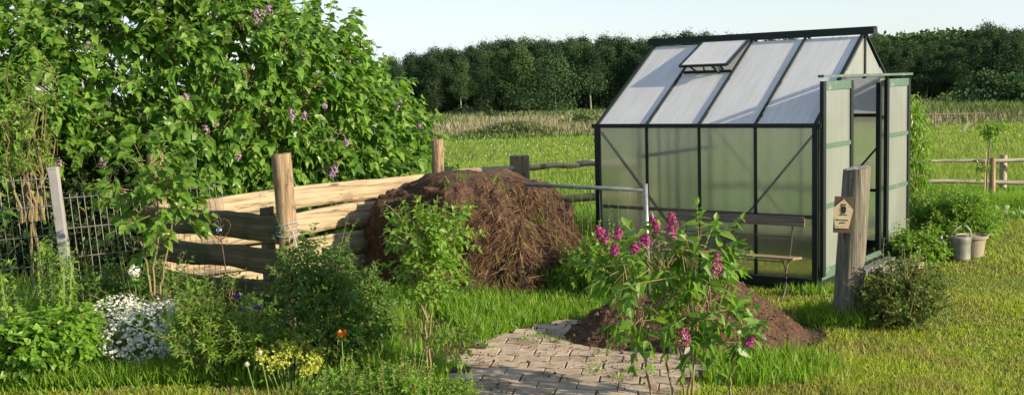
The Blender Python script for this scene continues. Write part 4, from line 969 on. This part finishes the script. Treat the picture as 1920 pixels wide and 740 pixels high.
# snow-in-summer
b0 = np.array([*at(270, 690)[:2], 0]); b0[1] += .1
sn = plant('white_flower_cushion', 'spreading cushion of small white flowers at the left of the garden', 'flower', b0); g, gl = G(), G()
es = [E(270, 625, b0[1]+.0, 85, 58, .30), E(212, 590, b0[1]+.1, 42, 32, .2), E(290, 605, b0[1]+.25, 60, 40, .25), E(330, 650, b0[1]+.1, 35, 30, .2)]
S, D = ell_sites(es, 2600, .8, 1.15, zmin=.03, upb=.5)
for s_, sc in ((S, 1),):
    k = len(s_)
    for a in range(5):
        an = a*2*PI/5+R.uniform(0, 6, k); N_ = unit(D+rnd(k, .25)); t1 = unit(np.cross(N_, [0.1, .2, 1])); t2 = np.cross(N_, t1)
        dd = t1*np.cos(an)[:, None]+t2*np.sin(an)[:, None]; leaves(g, s_, dd, N_, .0155, .0125, T_RHOMB)
obj('blooms', g, M['white_petal'], sn, off=b0)
S, D = ell_sites(es, 700, .3, .95, zmin=.01); leaves(gl, S, D, unit(rnd(700)), .05, .008, T_BLADE); obj('foliage', gl, M['fresh'], sn, off=b0)
# white round bloom
def puff(mat, rad, n_, size):
    def f(t, p_):
        g_ = G(); u = unit(rnd(n_)); leaves(g_, p_+u*rad*R.uniform(.6, 1, n_)[:, None], unit(np.cross(u, rnd(n_))), u, size, size, T_RHOMB); obj('bloom', g_, M[mat], t)
    return f
flower_at('white_ball_bloom', 'single white ball shaped bloom on a stem above the white cushion', 'flower', 252, 508, 7.0, puff('white_petal', .045, 160, .02))
# cornflowers
for i, (px, py, lab) in enumerate(((447, 556, 'uppermost pale violet cornflower beside the heart stake'), (455, 579, 'violet cornflower nearest the heart stake, left of a twin bloom'), (484, 577, 'violet cornflower furthest right of the heart stake'))):
    flower_at('cornflower', lab, 'flower', px, py, 6.5, lambda t, p_: obj('bloom', leaves(G(), np.tile(p_, (26, 1)), unit(rnd(26)*[1, .6, .5]+[0, -.3, .2]), unit(rnd(26, .5)+[0, -.8, .5]), .034, .012, T_RHOMB), M['violet'], t), leafs=True)['group'] = 'violet cornflowers by the heart stake'
# dandelion clocks in the bed
for i, (px, py, x2, lab) in enumerate(((487, 660, .03, 'grey white dandelion clock on a pale stem by the spurge'), (463, 682, 0, 'small dandelion clock low at the left of the spurge'))):
    flower_at('dandelion_clock', lab, 'flower', px, py, 5.6, puff('seed', .013, 60, .009), lean=(.05, 0), leafs=False)['group'] = 'dandelion clocks in the flower bed'
# celandine: tall yellow-green stems + leafy clump
def tall_stems(name, label, px0, px1, ytop, ybase, Y, n_, seed=0, leafm='bright'):
    b0 = np.array([atY((px0+px1)/2, ybase, Y)[0], Y, 0]); t = plant(name, label, 'plant', b0); gl, gt = G(), G()
    for k in range(n_):
        px = px0+(px1-px0)*(k+.5)/n_+R.normal(0, 4); tp_ = atY(px+R.normal(0, 6), ytop+R.uniform(0, 50), Y+R.normal(0, .05)); bb = np.array([atY(px, ybase, Y)[0]*.5+b0[0]*.5, Y+R.normal(0, .06), 0.])
        gt.tube([bb, bb*.5+tp_*.5+rnd(1, .01)[0], tp_], [.007, .006, .003], 5, False)
        m_ = 15; tt = np.linspace(.45, 1, m_)[:, None]; P_ = bb+(tp_-bb)*tt
        sprays(gl, gt, P_, unit(rnd(m_, .6)*[1, 1, .3]+[0, 0, .8]), .09, 2, .038, .022, T_LEAF, tw=.0018)
    obj('foliage', gl, M[leafm], t, off=b0); obj('stems', gt, M['stem_green'], t, off=b0)
tall_stems('tall_celandine', 'tall yellow green leafy stems in front of the fence post', 68, 142, 448, 590, 6.7, 9)
tall_stems('tall_weed', 'thin straggly weed stems at the far left edge of the fence', -10, 40, 480, 600, 6.8, 4, leafm='fresh')
bush('leafy_clump', 'low rounded clump of broad lobed leaves left of the white flowers', 'plant', (110, 670), 6.45, [(105, 630, 75, 38, .3), (55, 645, 55, 35, .25), (150, 640, 35, 32, .2)], 430, 3, .06, .05, 'fresh', slen=.1, tpl=T_HEART, upb=.6)
# aster-like bush right of the white cushion
bush('aster_clump', 'loose light green perennial clump right of the white flowers', 'plant', (400, 670), 6.35, [(380, 635, 45, 42, .22), (430, 640, 50, 42, .22), (480, 640, 60, 36, .22), (355, 605, 22, 35, .15), (365, 580, 12, 40, .1)], 400, 4, .05, .018, 'bright', slen=.14, upb=1.1)
bush('shade_perennial', 'dark leafy perennial in the shade beneath the plank side of the bin', 'plant', (480, 610), 7.3, [(430, 560, 60, 30, .2), (500, 590, 50, 25, .2), (260, 545, 90, 40, .3), (180, 560, 60, 40, .3)], 330, 3, .06, .03, 'deep', slen=.13)
bush('edge_perennial', 'dark green mounded perennial at the lower edge near the spurge', 'plant', (730, 735), 5.5, [(740, 720, 75, 22, .2), (640, 735, 60, 28, .2), (840, 745, 60, 14, .2)], 520, 3, .034, .016, 'fresh', slen=.07)
b0 = np.array([*at(660, 715)[:2], 0]); ir = plant('iris_leaves', 'fan of upright sword leaves between bush and sapling', 'plant', b0); g = G(); n_ = 80
P = b0+np.stack([R.uniform(-.16, .42, n_), R.uniform(.0, .5, n_), np.zeros(n_)], 1); leaves(g, P, unit(np.stack([R.normal(.1, .28, n_), R.normal(0, .2, n_), np.ones(n_)], 1)), unit(rnd(n_)), R.uniform(.14, .34, n_), .016, T_BLADE, .12); obj('blades', g, M['bright'], ir, off=b0)
bush('nettle_patch', 'light green weeds at the greenhouse foot behind the purple lilac', 'plant', (1130, 560), 8.6, [(1125, 495, 48, 48, .3), (1085, 520, 30, 35, .2), (1160, 520, 50, 40, .25)], 330, 4, .05, .026, 'fresh', slen=.13)
bush('rose_bush', 'bushy rose with reddish young shoots right of the log post', 'bush', (1685, 612), 7.25, [(1690, 565, 62, 38, .3), (1655, 560, 35, 35, .2), (1730, 540, 32, 40, .22), (1690, 520, 40, 22, .2), (1690, 590, 32, 20, .15)], 560, 4, .034, .023, 'rosel', slen=.1, inner=.2)
bush('columbine_clump', 'rounded pale green leafy clump left of the watering can', 'plant', (1715, 490), 9.9, [(1718, 470, 46, 24, .28), (1690, 475, 26, 18, .2), (1745, 478, 26, 18, .2)], 420, 3, .05, .042, 'bright', slen=.1, tpl=T_HEART, upb=.7)
bush('peony_bush', 'upright green leafy bush growing in the stone pot', 'bush', (1810, 450), 10.7, [(1795, 420, 55, 38, .32), (1830, 415, 32, 34, .25), (1765, 425, 32, 35, .25), (1800, 385, 40, 20, .25)], 620, 4, .06, .02, 'fresh', slen=.16, upb=.9)
# pot and can
pb = at(1822, 480); pt = thing('plant_pot', 'round beige stone pot behind the watering can', 'pot', tuple(pb))
def lathe(g_, prof, n_=28, c=(0, 0, 0)):
    vs = [(c[0]+r_*math.cos(2*PI*k/n_), c[1]+r_*math.sin(2*PI*k/n_), c[2]+z) for r_, z in prof for k in range(n_)]
    g_.add(vs, [(i*n_+j, i*n_+(j+1) % n_, (i+1)*n_+(j+1) % n_, (i+1)*n_+j) for i in range(len(prof)-1) for j in range(n_)]); return g_
obj('shell', lathe(G(), [(.001, 0), (.10, 0), (.112, .08), (.125, .17), (.128, .175), (.145, .18), (.147, .205), (.135, .207), (.12, .19), (.001, .185)]), M['potm'], pt, smooth=False)
obj('rim_handle', G().tube([(.13, 0, .19), (.17, 0, .205), (.20, 0, .20)], .012, 6), M['potm'], pt)
wb = at(1801, 486); wc = thing('watering_can', 'old zinc watering can with arched handle by the potted bush', 'watering can', tuple(wb), 0)
r0 = .088; H0 = .215
obj('body', lathe(G(), [(.001, 0), (r0*.95, 0), (r0, .01), (r0*1.0, .03), (r0*.985, .032), (r0*.985, H0-.05), (r0, H0-.045), (r0, H0-.01), (r0*.93, H0), (r0*.6, H0+.012), (r0*.6, H0-.002), (.001, H0-.01)]), M['zinc'], wc, smooth=False)
a = np.linspace(-.05, PI*.93, 15); obj('handle', G().tube([(.015+.0, 0, H0+.0)]+[(-.012+.088*math.cos(x), 0, H0-.02+.125*math.sin(x)) for x in a], [.008]+[.011]*15, 8), M['zinc'], wc, smooth=True) if False else None
obj('handle', G().tube([(.083, 0, H0-.09), (.095, 0, H0-.02), (.085, 0, H0+.06), (.045, 0, H0+.105), (-.01, 0, H0+.105), (-.06, 0, H0+.065), (-.115, 0, H0-.01)], .0095, 8), M['zinc'], wc, smooth=True)
obj('spout', G().tube([(-.08, 0, .03), (-.13, 0, .10), (-.19, 0, .20)], [.03, .023, .018], 10), M['zinc'], wc, smooth=True)
obj('rose', G().tube([(-.185, 0, .19), (-.20, 0, .225)], [.015, .028], 12), M['zinc'], wc, smooth=True)
gl, gt = G(), G(); b0 = np.array([2.4, 2.35, 0]); t = plant('added_shade_tree', 'small round unseen tree added at the right to shade the lower left lawn', 'tree', b0)  # unseen tree, added out of frame to throw shade on the left lawn
S, D = ell_sites([(2.4, 2.3, 2.35, .8, .75, .5), (2.3, 2.1, 2.1, .5, .5, .35)], 420, .3, 1.05, back=1); sprays(gl, gt, S, D, .2, 4, .07, .045, T_LEAF, tw=.002)
gt.tube([b0, b0+[0, 0, 1.2], b0+[-.05, 0, 2.4]], [.05, .04, .02], 8); branches(gt, b0+[0, 0, 1.3], S[:14], .015)
obj('crown', gl, M['fresh'], t, off=b0); obj('trunk', gt, M['bark'], t, off=b0)
# slim espaliered tree at the right corner of the greenhouse
Yt = 10.9; b0 = np.array([atY(1716, 480, Yt)[0], Yt, 0]); t = plant('columnar_tree', 'slim tree with bright hanging leaves at the right greenhouse corner', 'tree', b0); gl, gt = G(), G()
for pts in (((1716, 475), (1716, 400), (1712, 300), (1712, 190)), ((1714, 475), (1712, 400), (1720, 320), (1726, 240))):
    P_ = [atY(x, y, Yt) for x, y in pts]; P_[0][2] = 0; gt.tube(P_, [.014, .012, .01, .004], 7)
n_ = 330; yy_ = R.uniform(182, 430, n_); wd_ = np.interp(yy_, [180, 200, 260, 330, 380, 430], [6, 15, 22, 24, 18, 6]); xc_ = np.interp(yy_, [180, 300, 430], [1714, 1718, 1716])
S = np.array([atY(x, y, Yt+R.normal(0, .1)) for x, y in zip(xc_+R.uniform(-1, 1, n_)*wd_, yy_)])
sprays(gl, gt, S, unit(rnd(n_, .6)+[0, 0, .3]), .11, 3, .062, .026, T_LEAF, hang=.9, droop=.4, tw=.0015)
obj('crown', gl, M['bright'], t, off=b0); obj('trunk', gt, M['bark'], t, off=b0)
log_post('tree_stake', 'round light stake standing behind the slim columnar tree', 'stake', np.array([atY(1728, 400, 11.1)[0], 11.1, 0]), .78, .032, seed=81)
log_post('tree_stake', 'pale round stake beside the little tree at the meadow fence', 'stake', np.array([atY(1860, 370, 14.6)[0], 14.6, 0]), .56, .042, seed=83)
cn = atY(1846, 370, 14.5); c_ = thing('bamboo_cane', 'thin pale cane left of the little tree', 'cane', (cn[0], 14.5, 0)); obj('cane', G().tube([(0, 0, 0), (.01, 0, .66)], .009, 5), M['rail_fresh'], c_)
Yt = 14.5; b0 = np.array([atY(1850, 365, Yt)[0], Yt, 0]); t = plant('sapling_tree', 'little sapling with sparse leafy head at the right meadow fence', 'tree', b0); gl, gt = G(), G()
P_ = [atY(x, y, Yt) for x, y in ((1848, 370), (1852, 310), (1858, 250))]; P_[0][2] = 0; gt.tube(P_, [.016, .012, .006], 6)
for (cx, cy, k) in ((1856, 246, 26), (1848, 238, 12), (1877, 243, 13), (1838, 318, 12), (1862, 262, 8)):
    S = np.array([atY(cx+R.normal(0, 6), cy+R.normal(0, 6), Yt+R.normal(0, .05)) for _ in range(k)]); sprays(gl, gt, S, unit(rnd(k, .7)+[0, 0, .6]), .10, 2, .075, .045, T_LEAF, hang=.4, tw=.002)
obj('crown', gl, M['bright'], t, off=b0); obj('trunk', gt, M['bark'], t, off=b0)
# seed heads by the meadow edge
for i, (px, py) in enumerate(((1869, 390), (1873, 403), (1888, 389), (1884, 398), (1898, 400), (1893, 408), (1916, 398), (1860, 398))):
    t = flower_at('dandelion_clock', 'dandelion clock among the tall grass at the right meadow edge', 'flower', px, py, 12.6, puff('seed', .03, 50, .02), leafs=False); t['group'] = 'dandelion clocks at the meadow edge'

# ------------------------------------------------------------ bare soil by the path
pl2 = np.array([at(*p_)[:2] for p_ in ((690, 570), (745, 560), (830, 600), (900, 640), (860, 700), (780, 690), (700, 640))])
g = G(); g.add([(p_[0], p_[1], .006) for p_ in pl2], [tuple(range(len(pl2)))]); tag(obj('bare_soil', g, M['soil']), kind='structure')
P = []
while len(P) < 1300:
    x, y = R.uniform(pl2[:, 0].min(), pl2[:, 0].max()), R.uniform(pl2[:, 1].min(), pl2[:, 1].max())
    if inpoly(x, y, pl2): P.append((x, y, .008))
g = G(); clods(g, np.array(P), R.gamma(2.2, .003, len(P)).clip(.003, .02)); tag(obj('soil_clods', g, M['clod']), 'crumbly bare soil between the path and the plank bin', 'soil crumbs', kind='stuff')
# ------------------------------------------------------------ grass
def scatter(n_, x0, x1, y0, y1, pw=2.0):
    # density falls with distance from the camera
    u = R.random(n_); k = 1-pw; y = (y0**k+u*(y1**k-y0**k))**(1/k)
    x = R.uniform(-1, 1, n_)*(y*.52+.6); ok = (x > x0) & (x < x1); return x[ok], y[ok]
def inside_gh(x, y, e=0.0):
    dx, dy = x-GX, y-GY; a = dx*UG[0]+dy*UG[1]; b2 = dx*VG[0]+dy*VG[1]; return (a > -.05-e) & (a < GL+e) & (b2 > -e) & (b2 < GW+e)
def in_mound(x, y): return ((np.where(x-MC[0]-.1 > 0, (x-MC[0]-.1)/.80, (x-MC[0]-.1)/1.05))**2+((y-MC[1])/.64)**2) < 1
def in_heap(x, y): return (((x-HC[0])/.95)**2+((y-HC[1])/.75)**2) < 1
def vn(x, y, s, seed=0): return np.array([mnoise.noise(Vector((a*s, b*s, seed))) for a, b in zip(x, y)])
pl2 = np.array([at(*p_)[:2] for p_ in ((700, 560), (745, 560), (830, 600), (900, 640), (860, 700), (780, 690), (720, 640))])
x, y = scatter(380000, -9, 9, 4.55, 15.2, 1.9)
m_ = ~in_mound(x, y) & ~in_heap(x, y)
pth = inpoly(x, y); joint = np.zeros_like(pth); m_ &= ~pth
bare = inpoly(x, y, pl2); m_ &= ~(bare & (R.random(len(x)) > .12))
x, y = x[m_], y[m_]; nn_ = vn(x, y, 1.1, 2.0); n3 = vn(x, y, 5.0, 8.0)
keep = R.random(len(x)) < (.78+.5*n3).clip(.25, 1); x, y, nn_ = x[keep], y[keep], nn_[keep]
pxx = x/y
tall = ((pxx < .06) | ((pxx < .12) & (y > 7.4))) & (y > 4.9) | (y > 12.3+.3*nn_)
sh = (pxx < -.13) & (y < 6.2); tall &= ~sh
tall |= (np.hypot((x-LP[0])/.35, (y-LP[1])/.3) < 1)
h = np.where(tall, R.uniform(.07, .17, len(x)), R.uniform(.016, .042, len(x))*(1+.7*nn_)); h *= (1+.35*nn_)
mid = (pxx > .10) & (y < 7.3) & (pxx < .33); h = np.where(mid & ~tall, h*1.7, h)
P = np.stack([x, y, np.full(len(x), -.008)], 1)
tl = tall
g = blades(G(), P[~tl], h[~tl], 0.0036+.0004*y[~tl], .5); tag(obj('lawn_grass', g, M['grass']), 'short mown yellow green lawn', 'grass', kind='stuff')
g = blades(G(), P[tl], h[tl], .0055+.0004*y[tl], .3); tag(obj('tall_grass', g, M['tallgrass']), 'unmown long grass in the garden beds and along the meadow edge', 'grass', kind='stuff')
# long grass fringe along heap, bin and greenhouse
def fringe(cx, cy, rx, ry, n_, h0, h1, mat='tallgrass', lab=None):
    a = R.uniform(0, 2*PI, n_); r_ = np.sqrt(R.random(n_)); X = cx+rx*r_*np.cos(a); Y_ = cy+ry*r_*np.sin(a)
    return np.stack([X, Y_, np.full(n_, -.005)], 1), R.uniform(h0, h1, n_)
PP, HH = [], []
for (px, py, rx, ry, n_, h0, h1) in ((960, 545, .75, .28, 6500, .10, .30), (1075, 520, .35, .5, 2600, .15, .4), (1100, 470, .5, .8, 2200, .15, .45), (1210, 545, .5, .3, 1500, .1, .25), (860, 590, .45, .2, 700, .04, .12),
                                   (1590, 600, .22, .16, 500, .07, .16), (1540, 548, .35, .1, 350, .04, .11), (1420, 690, .5, .4, 1600, .06, .14), (230, 700, .9, .12, 1100, .04, .11), (60, 600, .5, .5, 1200, .15, .4), (560, 712, .5, .2, 1200, .06, .2), (700, 640, .2, .3, 500, .12, .35), (1870, 395, .9, .3, 2200, .15, .32), (1740, 420, .6, .5, 1200, .12, .3)):
    c = at(px, py); a, b2 = fringe(c[0], c[1], rx, ry, n_, h0, h1); ok = ~inside_gh(a[:, 0], a[:, 1]) & ~in_heap(a[:, 0], a[:, 1]) & ~inpoly(a[:, 0], a[:, 1]) & ~in_mound(a[:, 0], a[:, 1]); PP.append(a[ok]); HH.append(b2[ok])
PP = np.concatenate(PP); HH = np.concatenate(HH); g = blades(G(), PP, HH, .008, .22); tag(obj('grass_tufts', g, M['tallgrass']), 'thick fringe of long green grass at the foot of the compost heap', 'grass', kind='stuff')
# small broad weeds in the beds
g = G(); n_ = 5200; x, y = scatter(n_, -9, 1.2, 4.7, 9.0, 1.8); m_ = ~inpoly(x, y) & ~in_heap(x, y) & ~in_mound(x, y) & (x/y < .1); x, y = x[m_], y[m_]; n_ = len(x)
P = np.stack([x, y, R.uniform(0, .07, n_)], 1); leaves(g, P, unit(rnd(n_)*[1, 1, .3]+[0, 0, .4]), unit(rnd(n_, .4)+[0, 0, 1.]), R.uniform(.02, .05, n_), R.uniform(.012, .03, n_), T_LEAF)
tag(obj('ground_weeds', g, M['fresh']), 'low broad leaved weeds covering the flower bed soil', 'weeds', kind='stuff')
g = G(); P = []
for (px, py) in ((1010, 632), (1025, 637), (1050, 645), (1110, 700), (1115, 690), (1165, 715), (1180, 700), (985, 640), (920, 655), (1130, 665)):
    c = at(px, py); P.append(c+rnd(16, .03)*[1, 1, 0]+[0, 0, .012])
P = np.concatenate(P); blades(g, P, R.uniform(.02, .06, len(P)), .007, .5); tag(obj('joint_weeds', g, M['tallgrass']), 'small weeds growing in the joints of the pavers', 'weeds', kind='stuff')
# meadow
x, y = scatter(230000, -80, 80, 15.0, 52, 1.9); n2 = vn(x, y, .25, 3)
P = np.stack([x, y, ground_z(x, y)-.02], 1); g = blades(G(), P, R.uniform(.08, .19, len(x))*(1+.4*n2), .004+.0007*y, .35)
tag(obj('meadow_grass', g, M['meadow']), 'bright green meadow grass beyond the fences', 'grass', kind='stuff')
x, y = scatter(1500, -60, 60, 22, 44, 1.4); n2 = vn(x, y*2.2, .12, 5); k_ = n2 > .03; x, y = x[k_], y[k_]; n_ = len(x); g = G()
P = np.stack([x, y, ground_z(x, y)+R.uniform(.16, .30, n_)], 1)
for _ in range(2): leaves(g, P, unit(rnd(n_)), unit(rnd(n_)), .008+.0008*y, .008+.0008*y, T_RHOMB)
tag(obj('meadow_flowers', g, M['seed']), 'white seed heads dotted over the green meadow', 'flowers', kind='stuff')
# reed belt
x, y = scatter(90000, -160, 160, 46, 150, 1.5); n2 = vn(x, y, .06, 1)
green = (n2 > .12) | (R.random(len(x)) < .25)
P = np.stack([x, y, ground_z(x, y)-.05], 1); hh = R.uniform(.35, .95, len(x))*(1+.8*n2).clip(.4, 1.6)*np.clip((y-42)/14, .35, 1)
tag(obj('reed_belt', blades(G(), P[~green], hh[~green], .02+.0011*y[~green], .12), M['reed']), 'tan dry reeds between the meadow and the forest', 'reeds', kind='stuff')
tag(obj('sedge_belt', blades(G(), P[green], hh[green]*.9, .03+.0014*y[green], .25), M['sedge']), 'dull green sedge patches among the dry reeds', 'sedge', kind='stuff')

# ------------------------------------------------------------ forest
def make_tree(name, label, h, cw, mat, cb=.28, n_=6500, lobes=11, cs=.30, trunk=True, group=None, shape='tall', tk='bark_forest'):
    t = thing(name, label, 'tree', (0, 0, 0), 0, group); gl, gt = G(), G()
    es = []
    for k in range(lobes):
        z = h*(cb+(1-cb)*(k+.5)/lobes*.92); f = (z/h-cb)/(1-cb)
        w2 = cw*min(1, (1.06-f)*1.5)**.75*min(1, .55+f*2.2)*R.uniform(.75, 1.15); a = R.uniform(0, 2*PI); o_ = w2*.42*R.uniform(.3, 1)
        es.append((o_*math.cos(a), o_*math.sin(a), z, w2*R.uniform(.42, .62), w2*R.uniform(.42, .62), h*(1-cb)/lobes*R.uniform(1.0, 1.6)))
    es.append((0, 0, h*.9, cw*.2, cw*.2, h*.1))
    Ea = np.array(es); idx = R.integers(0, len(es), n_); u = unit(rnd(n_)); P = Ea[idx, :3]+u*Ea[idx, 3:]*(R.uniform(.35, 1.12, n_)**.6)[:, None]
    P = P+rnd(n_, .18)*[1, 1, 1.6]
    leaves(gl, P, unit(rnd(n_)+u*.5), unit(u+rnd(n_, .5)+[0, 0, .4]), cs*R.uniform(.5, 1.3, n_), cs*.8*R.uniform(.5, 1.2, n_), T_LEAF, .2)
    tr = h*.011+.03
    gt.tube([(0, 0, -.3), (.03*h*R.normal(0, .4), 0, h*.3), (.02*h*R.normal(0, .6), .1, h*.6), (0, 0, h*.9)], [tr, tr*.8, tr*.5, tr*.15], 6)
    for k in range(7):
        e = es[R.integers(len(es))]; gt.tube([(0, 0, e[2]*.75), (e[0]*.6, e[1]*.6, e[2]*.9), (e[0], e[1], e[2])], [tr*.35, tr*.25, tr*.1], 4, False)
    obj('crown', gl, M[mat], t); obj('trunk', gt, M[tk], t); return t
GF = 'forest trees beyond the reeds'
LABS = ['dark forest tree in the wood beyond the reeds', 'slightly lighter forest tree in the wood beyond the reeds']
protos = [make_tree('forest_tree', LABS[0], 14, 5.0, 'forest', .16, group=GF), make_tree('forest_tree', LABS[0], 14, 4.4, 'forest', .36, group=GF, tk='bark_pale'),
          make_tree('forest_tree', LABS[0], 14, 5.6, 'forest', .06, group=GF), make_tree('forest_tree', LABS[1], 14, 5.0, 'forest_light', .14, group=GF), make_tree('forest_tree', LABS[0], 14, 4.6, 'forest', .20, lobes=13, group=GF)]
prof_x = [-100, 560, 690, 740, 790, 850, 900, 960, 1020, 1100, 1220, 1300, 1420, 1560, 1640, 1690, 1740, 1790, 1840, 1880, 1930, 2050]
prof_y = [150, 140, 124, 112, 98, 95, 82, 75, 78, 72, 70, 62, 72, 80, 70, 84, 86, 80, 50, 56, 62, 66]
used = [False]*len(protos)
def put(k, loc, sc, rz, sxy=1.0, label=None, group=None):
    o_ = protos[k] if not used[k] else copy_tree(protos[k]); used[k] = True
    o_.location = tuple(float(v) for v in loc); o_.rotation_euler = (0, 0, rz); o_.scale = (sc*sxy, sc*sxy, sc)
    if label: o_['label'] = label
    return o_
for row, (Y, stp, dh) in enumerate(((172, 38, 18), (181, 34, 8), (191, 32, 2), (203, 34, -2), (216, 36, -5))):
    px = 520+R.uniform(0, 20)
    while px < 2010:
        if not (1260 < px < 1600 and row in (0, 1)):
            yt = np.interp(px, prof_x, prof_y)+dh-4+abs(R.normal(0, 8)); Yy = Y+R.normal(0, 3.5)
            tp_ = atY(px, yt, Yy); gz = float(ground_z(0, Yy)); hgt = tp_[2]-gz
            k = R.choice(5, p=[.27, .2, .16, .15, .22]) if row < 3 else 2
            put(int(k), (tp_[0], Yy, gz), hgt/14, R.uniform(0, 6.28), R.uniform(1.05, 1.6))
        px += stp*R.uniform(.75, 1.25)
# low bushes at the forest edge
gb_ = 'round bushes at the forest edge'
def edge_bush(label, px, pyt, Y, wpx, mat='forest_light', n_=2200):
    tp_ = atY(px, pyt, Y); gz = float(ground_z(0, Y)); h = tp_[2]-gz; t = make_tree('edge_bush', label, h, wpx*Y/F_PX*1.05, mat, .03, n_, 6, .34 if Y > 70 else .2)
    t['category'] = 'bush'; t.location = (tp_[0], Y, gz); return t
edge_bush('pale round willow standing out left of the greenhouse at the forest edge', 1040, 108, 150, 120, n_=4200)
edge_bush('rounded bush left of the far right pair at the reed edge', 1846, 144, 95, 88, n_=3800)
edge_bush('rounded bush at the far right edge of the reeds', 1905, 148, 92, 88, n_=3800)
edge_bush('low dark bush at the greenhouse left corner in the reeds', 1092, 226, 66, 56, 'sedge')
edge_bush('low grey green bush behind the slim columnar tree', 1775, 186, 110, 60, 'sedge')
edge_bush('small willow bush right of the columnar tree in the reeds', 1820, 200, 100, 60, 'sedge')
edge_bush('low scrub in front of the left end of the wood', 870, 208, 140, 60, 'forest'); edge_bush('small dark scrub in the reeds left of centre', 925, 222, 100, 40, 'forest')
# weedy mound in the meadow
mc = atY(965, 262, 50); mz = float(ground_z(0, 50)); wm = thing('weedy_bank', 'low overgrown bank between meadow and reeds', 'bank', (mc[0], 50, mz)); g = G(); n_ = 3800
u = R.normal(0, 1, n_); P = np.stack([u*1.5, R.normal(0, .8, n_), np.abs(R.random(n_))*(.62*np.exp(-(u/1.3)**2)+.12)], 1); leaves(g, P, unit(rnd(n_)+[0, 0, .6]), unit(rnd(n_)+[0, 0, .6]), .15, .09, T_LEAF); obj('scrub', g, M['sedge'], wm)
P = P[:1400]; g = blades(G(), P, R.uniform(.2, .45, 1400), .03, .5); obj('dry_stalks', g, M['reed'], wm)
# far wooded hill on the right
g = G(); gt = G(); n_ = 30000
px_ = R.uniform(1350, 2150, n_); Yh = R.uniform(430, 520, n_); topz = np.array([atY(p_, np.interp(p_, [1350, 1600, 1680, 1760, 1830, 1900, 2150], [90, 84, 72, 66, 65, 72, 80]), 470.)[2] for p_ in px_])
X = (px_-960)/F_PX*Yh; Z = topz-R.random(n_)**1.5*22+2.2*vn(X, Yh, .16, 4)
leaves(g, np.stack([X, Yh, Z], 1), unit(rnd(n_)), unit(rnd(n_)+[0, -.4, .6]), 2.0, 1.6, T_LEAF)
tag(obj('hill_forest', g, M['forest_light']), 'distant wooded hill rising behind the right part of the forest', 'forest', kind='stuff')
hg = G(); xs_ = np.linspace(60, 330, 40); vs = []
for yk, f in ((380, 0), (430, .75), (475, 1), (600, 1), (800, .2)):
    for x_ in xs_: vs.append((x_*yk/470, yk, -4+f*(15.5+1.5*math.sin(x_*.03))-2.2*(f > 0)))
hg.add(vs, [(i*40+j, i*40+j+1, (i+1)*40+j+1, (i+1)*40+j) for i in range(4) for j in range(39)])
tag(obj('hill', hg, M['forest_light'], smooth=True), kind='structure')
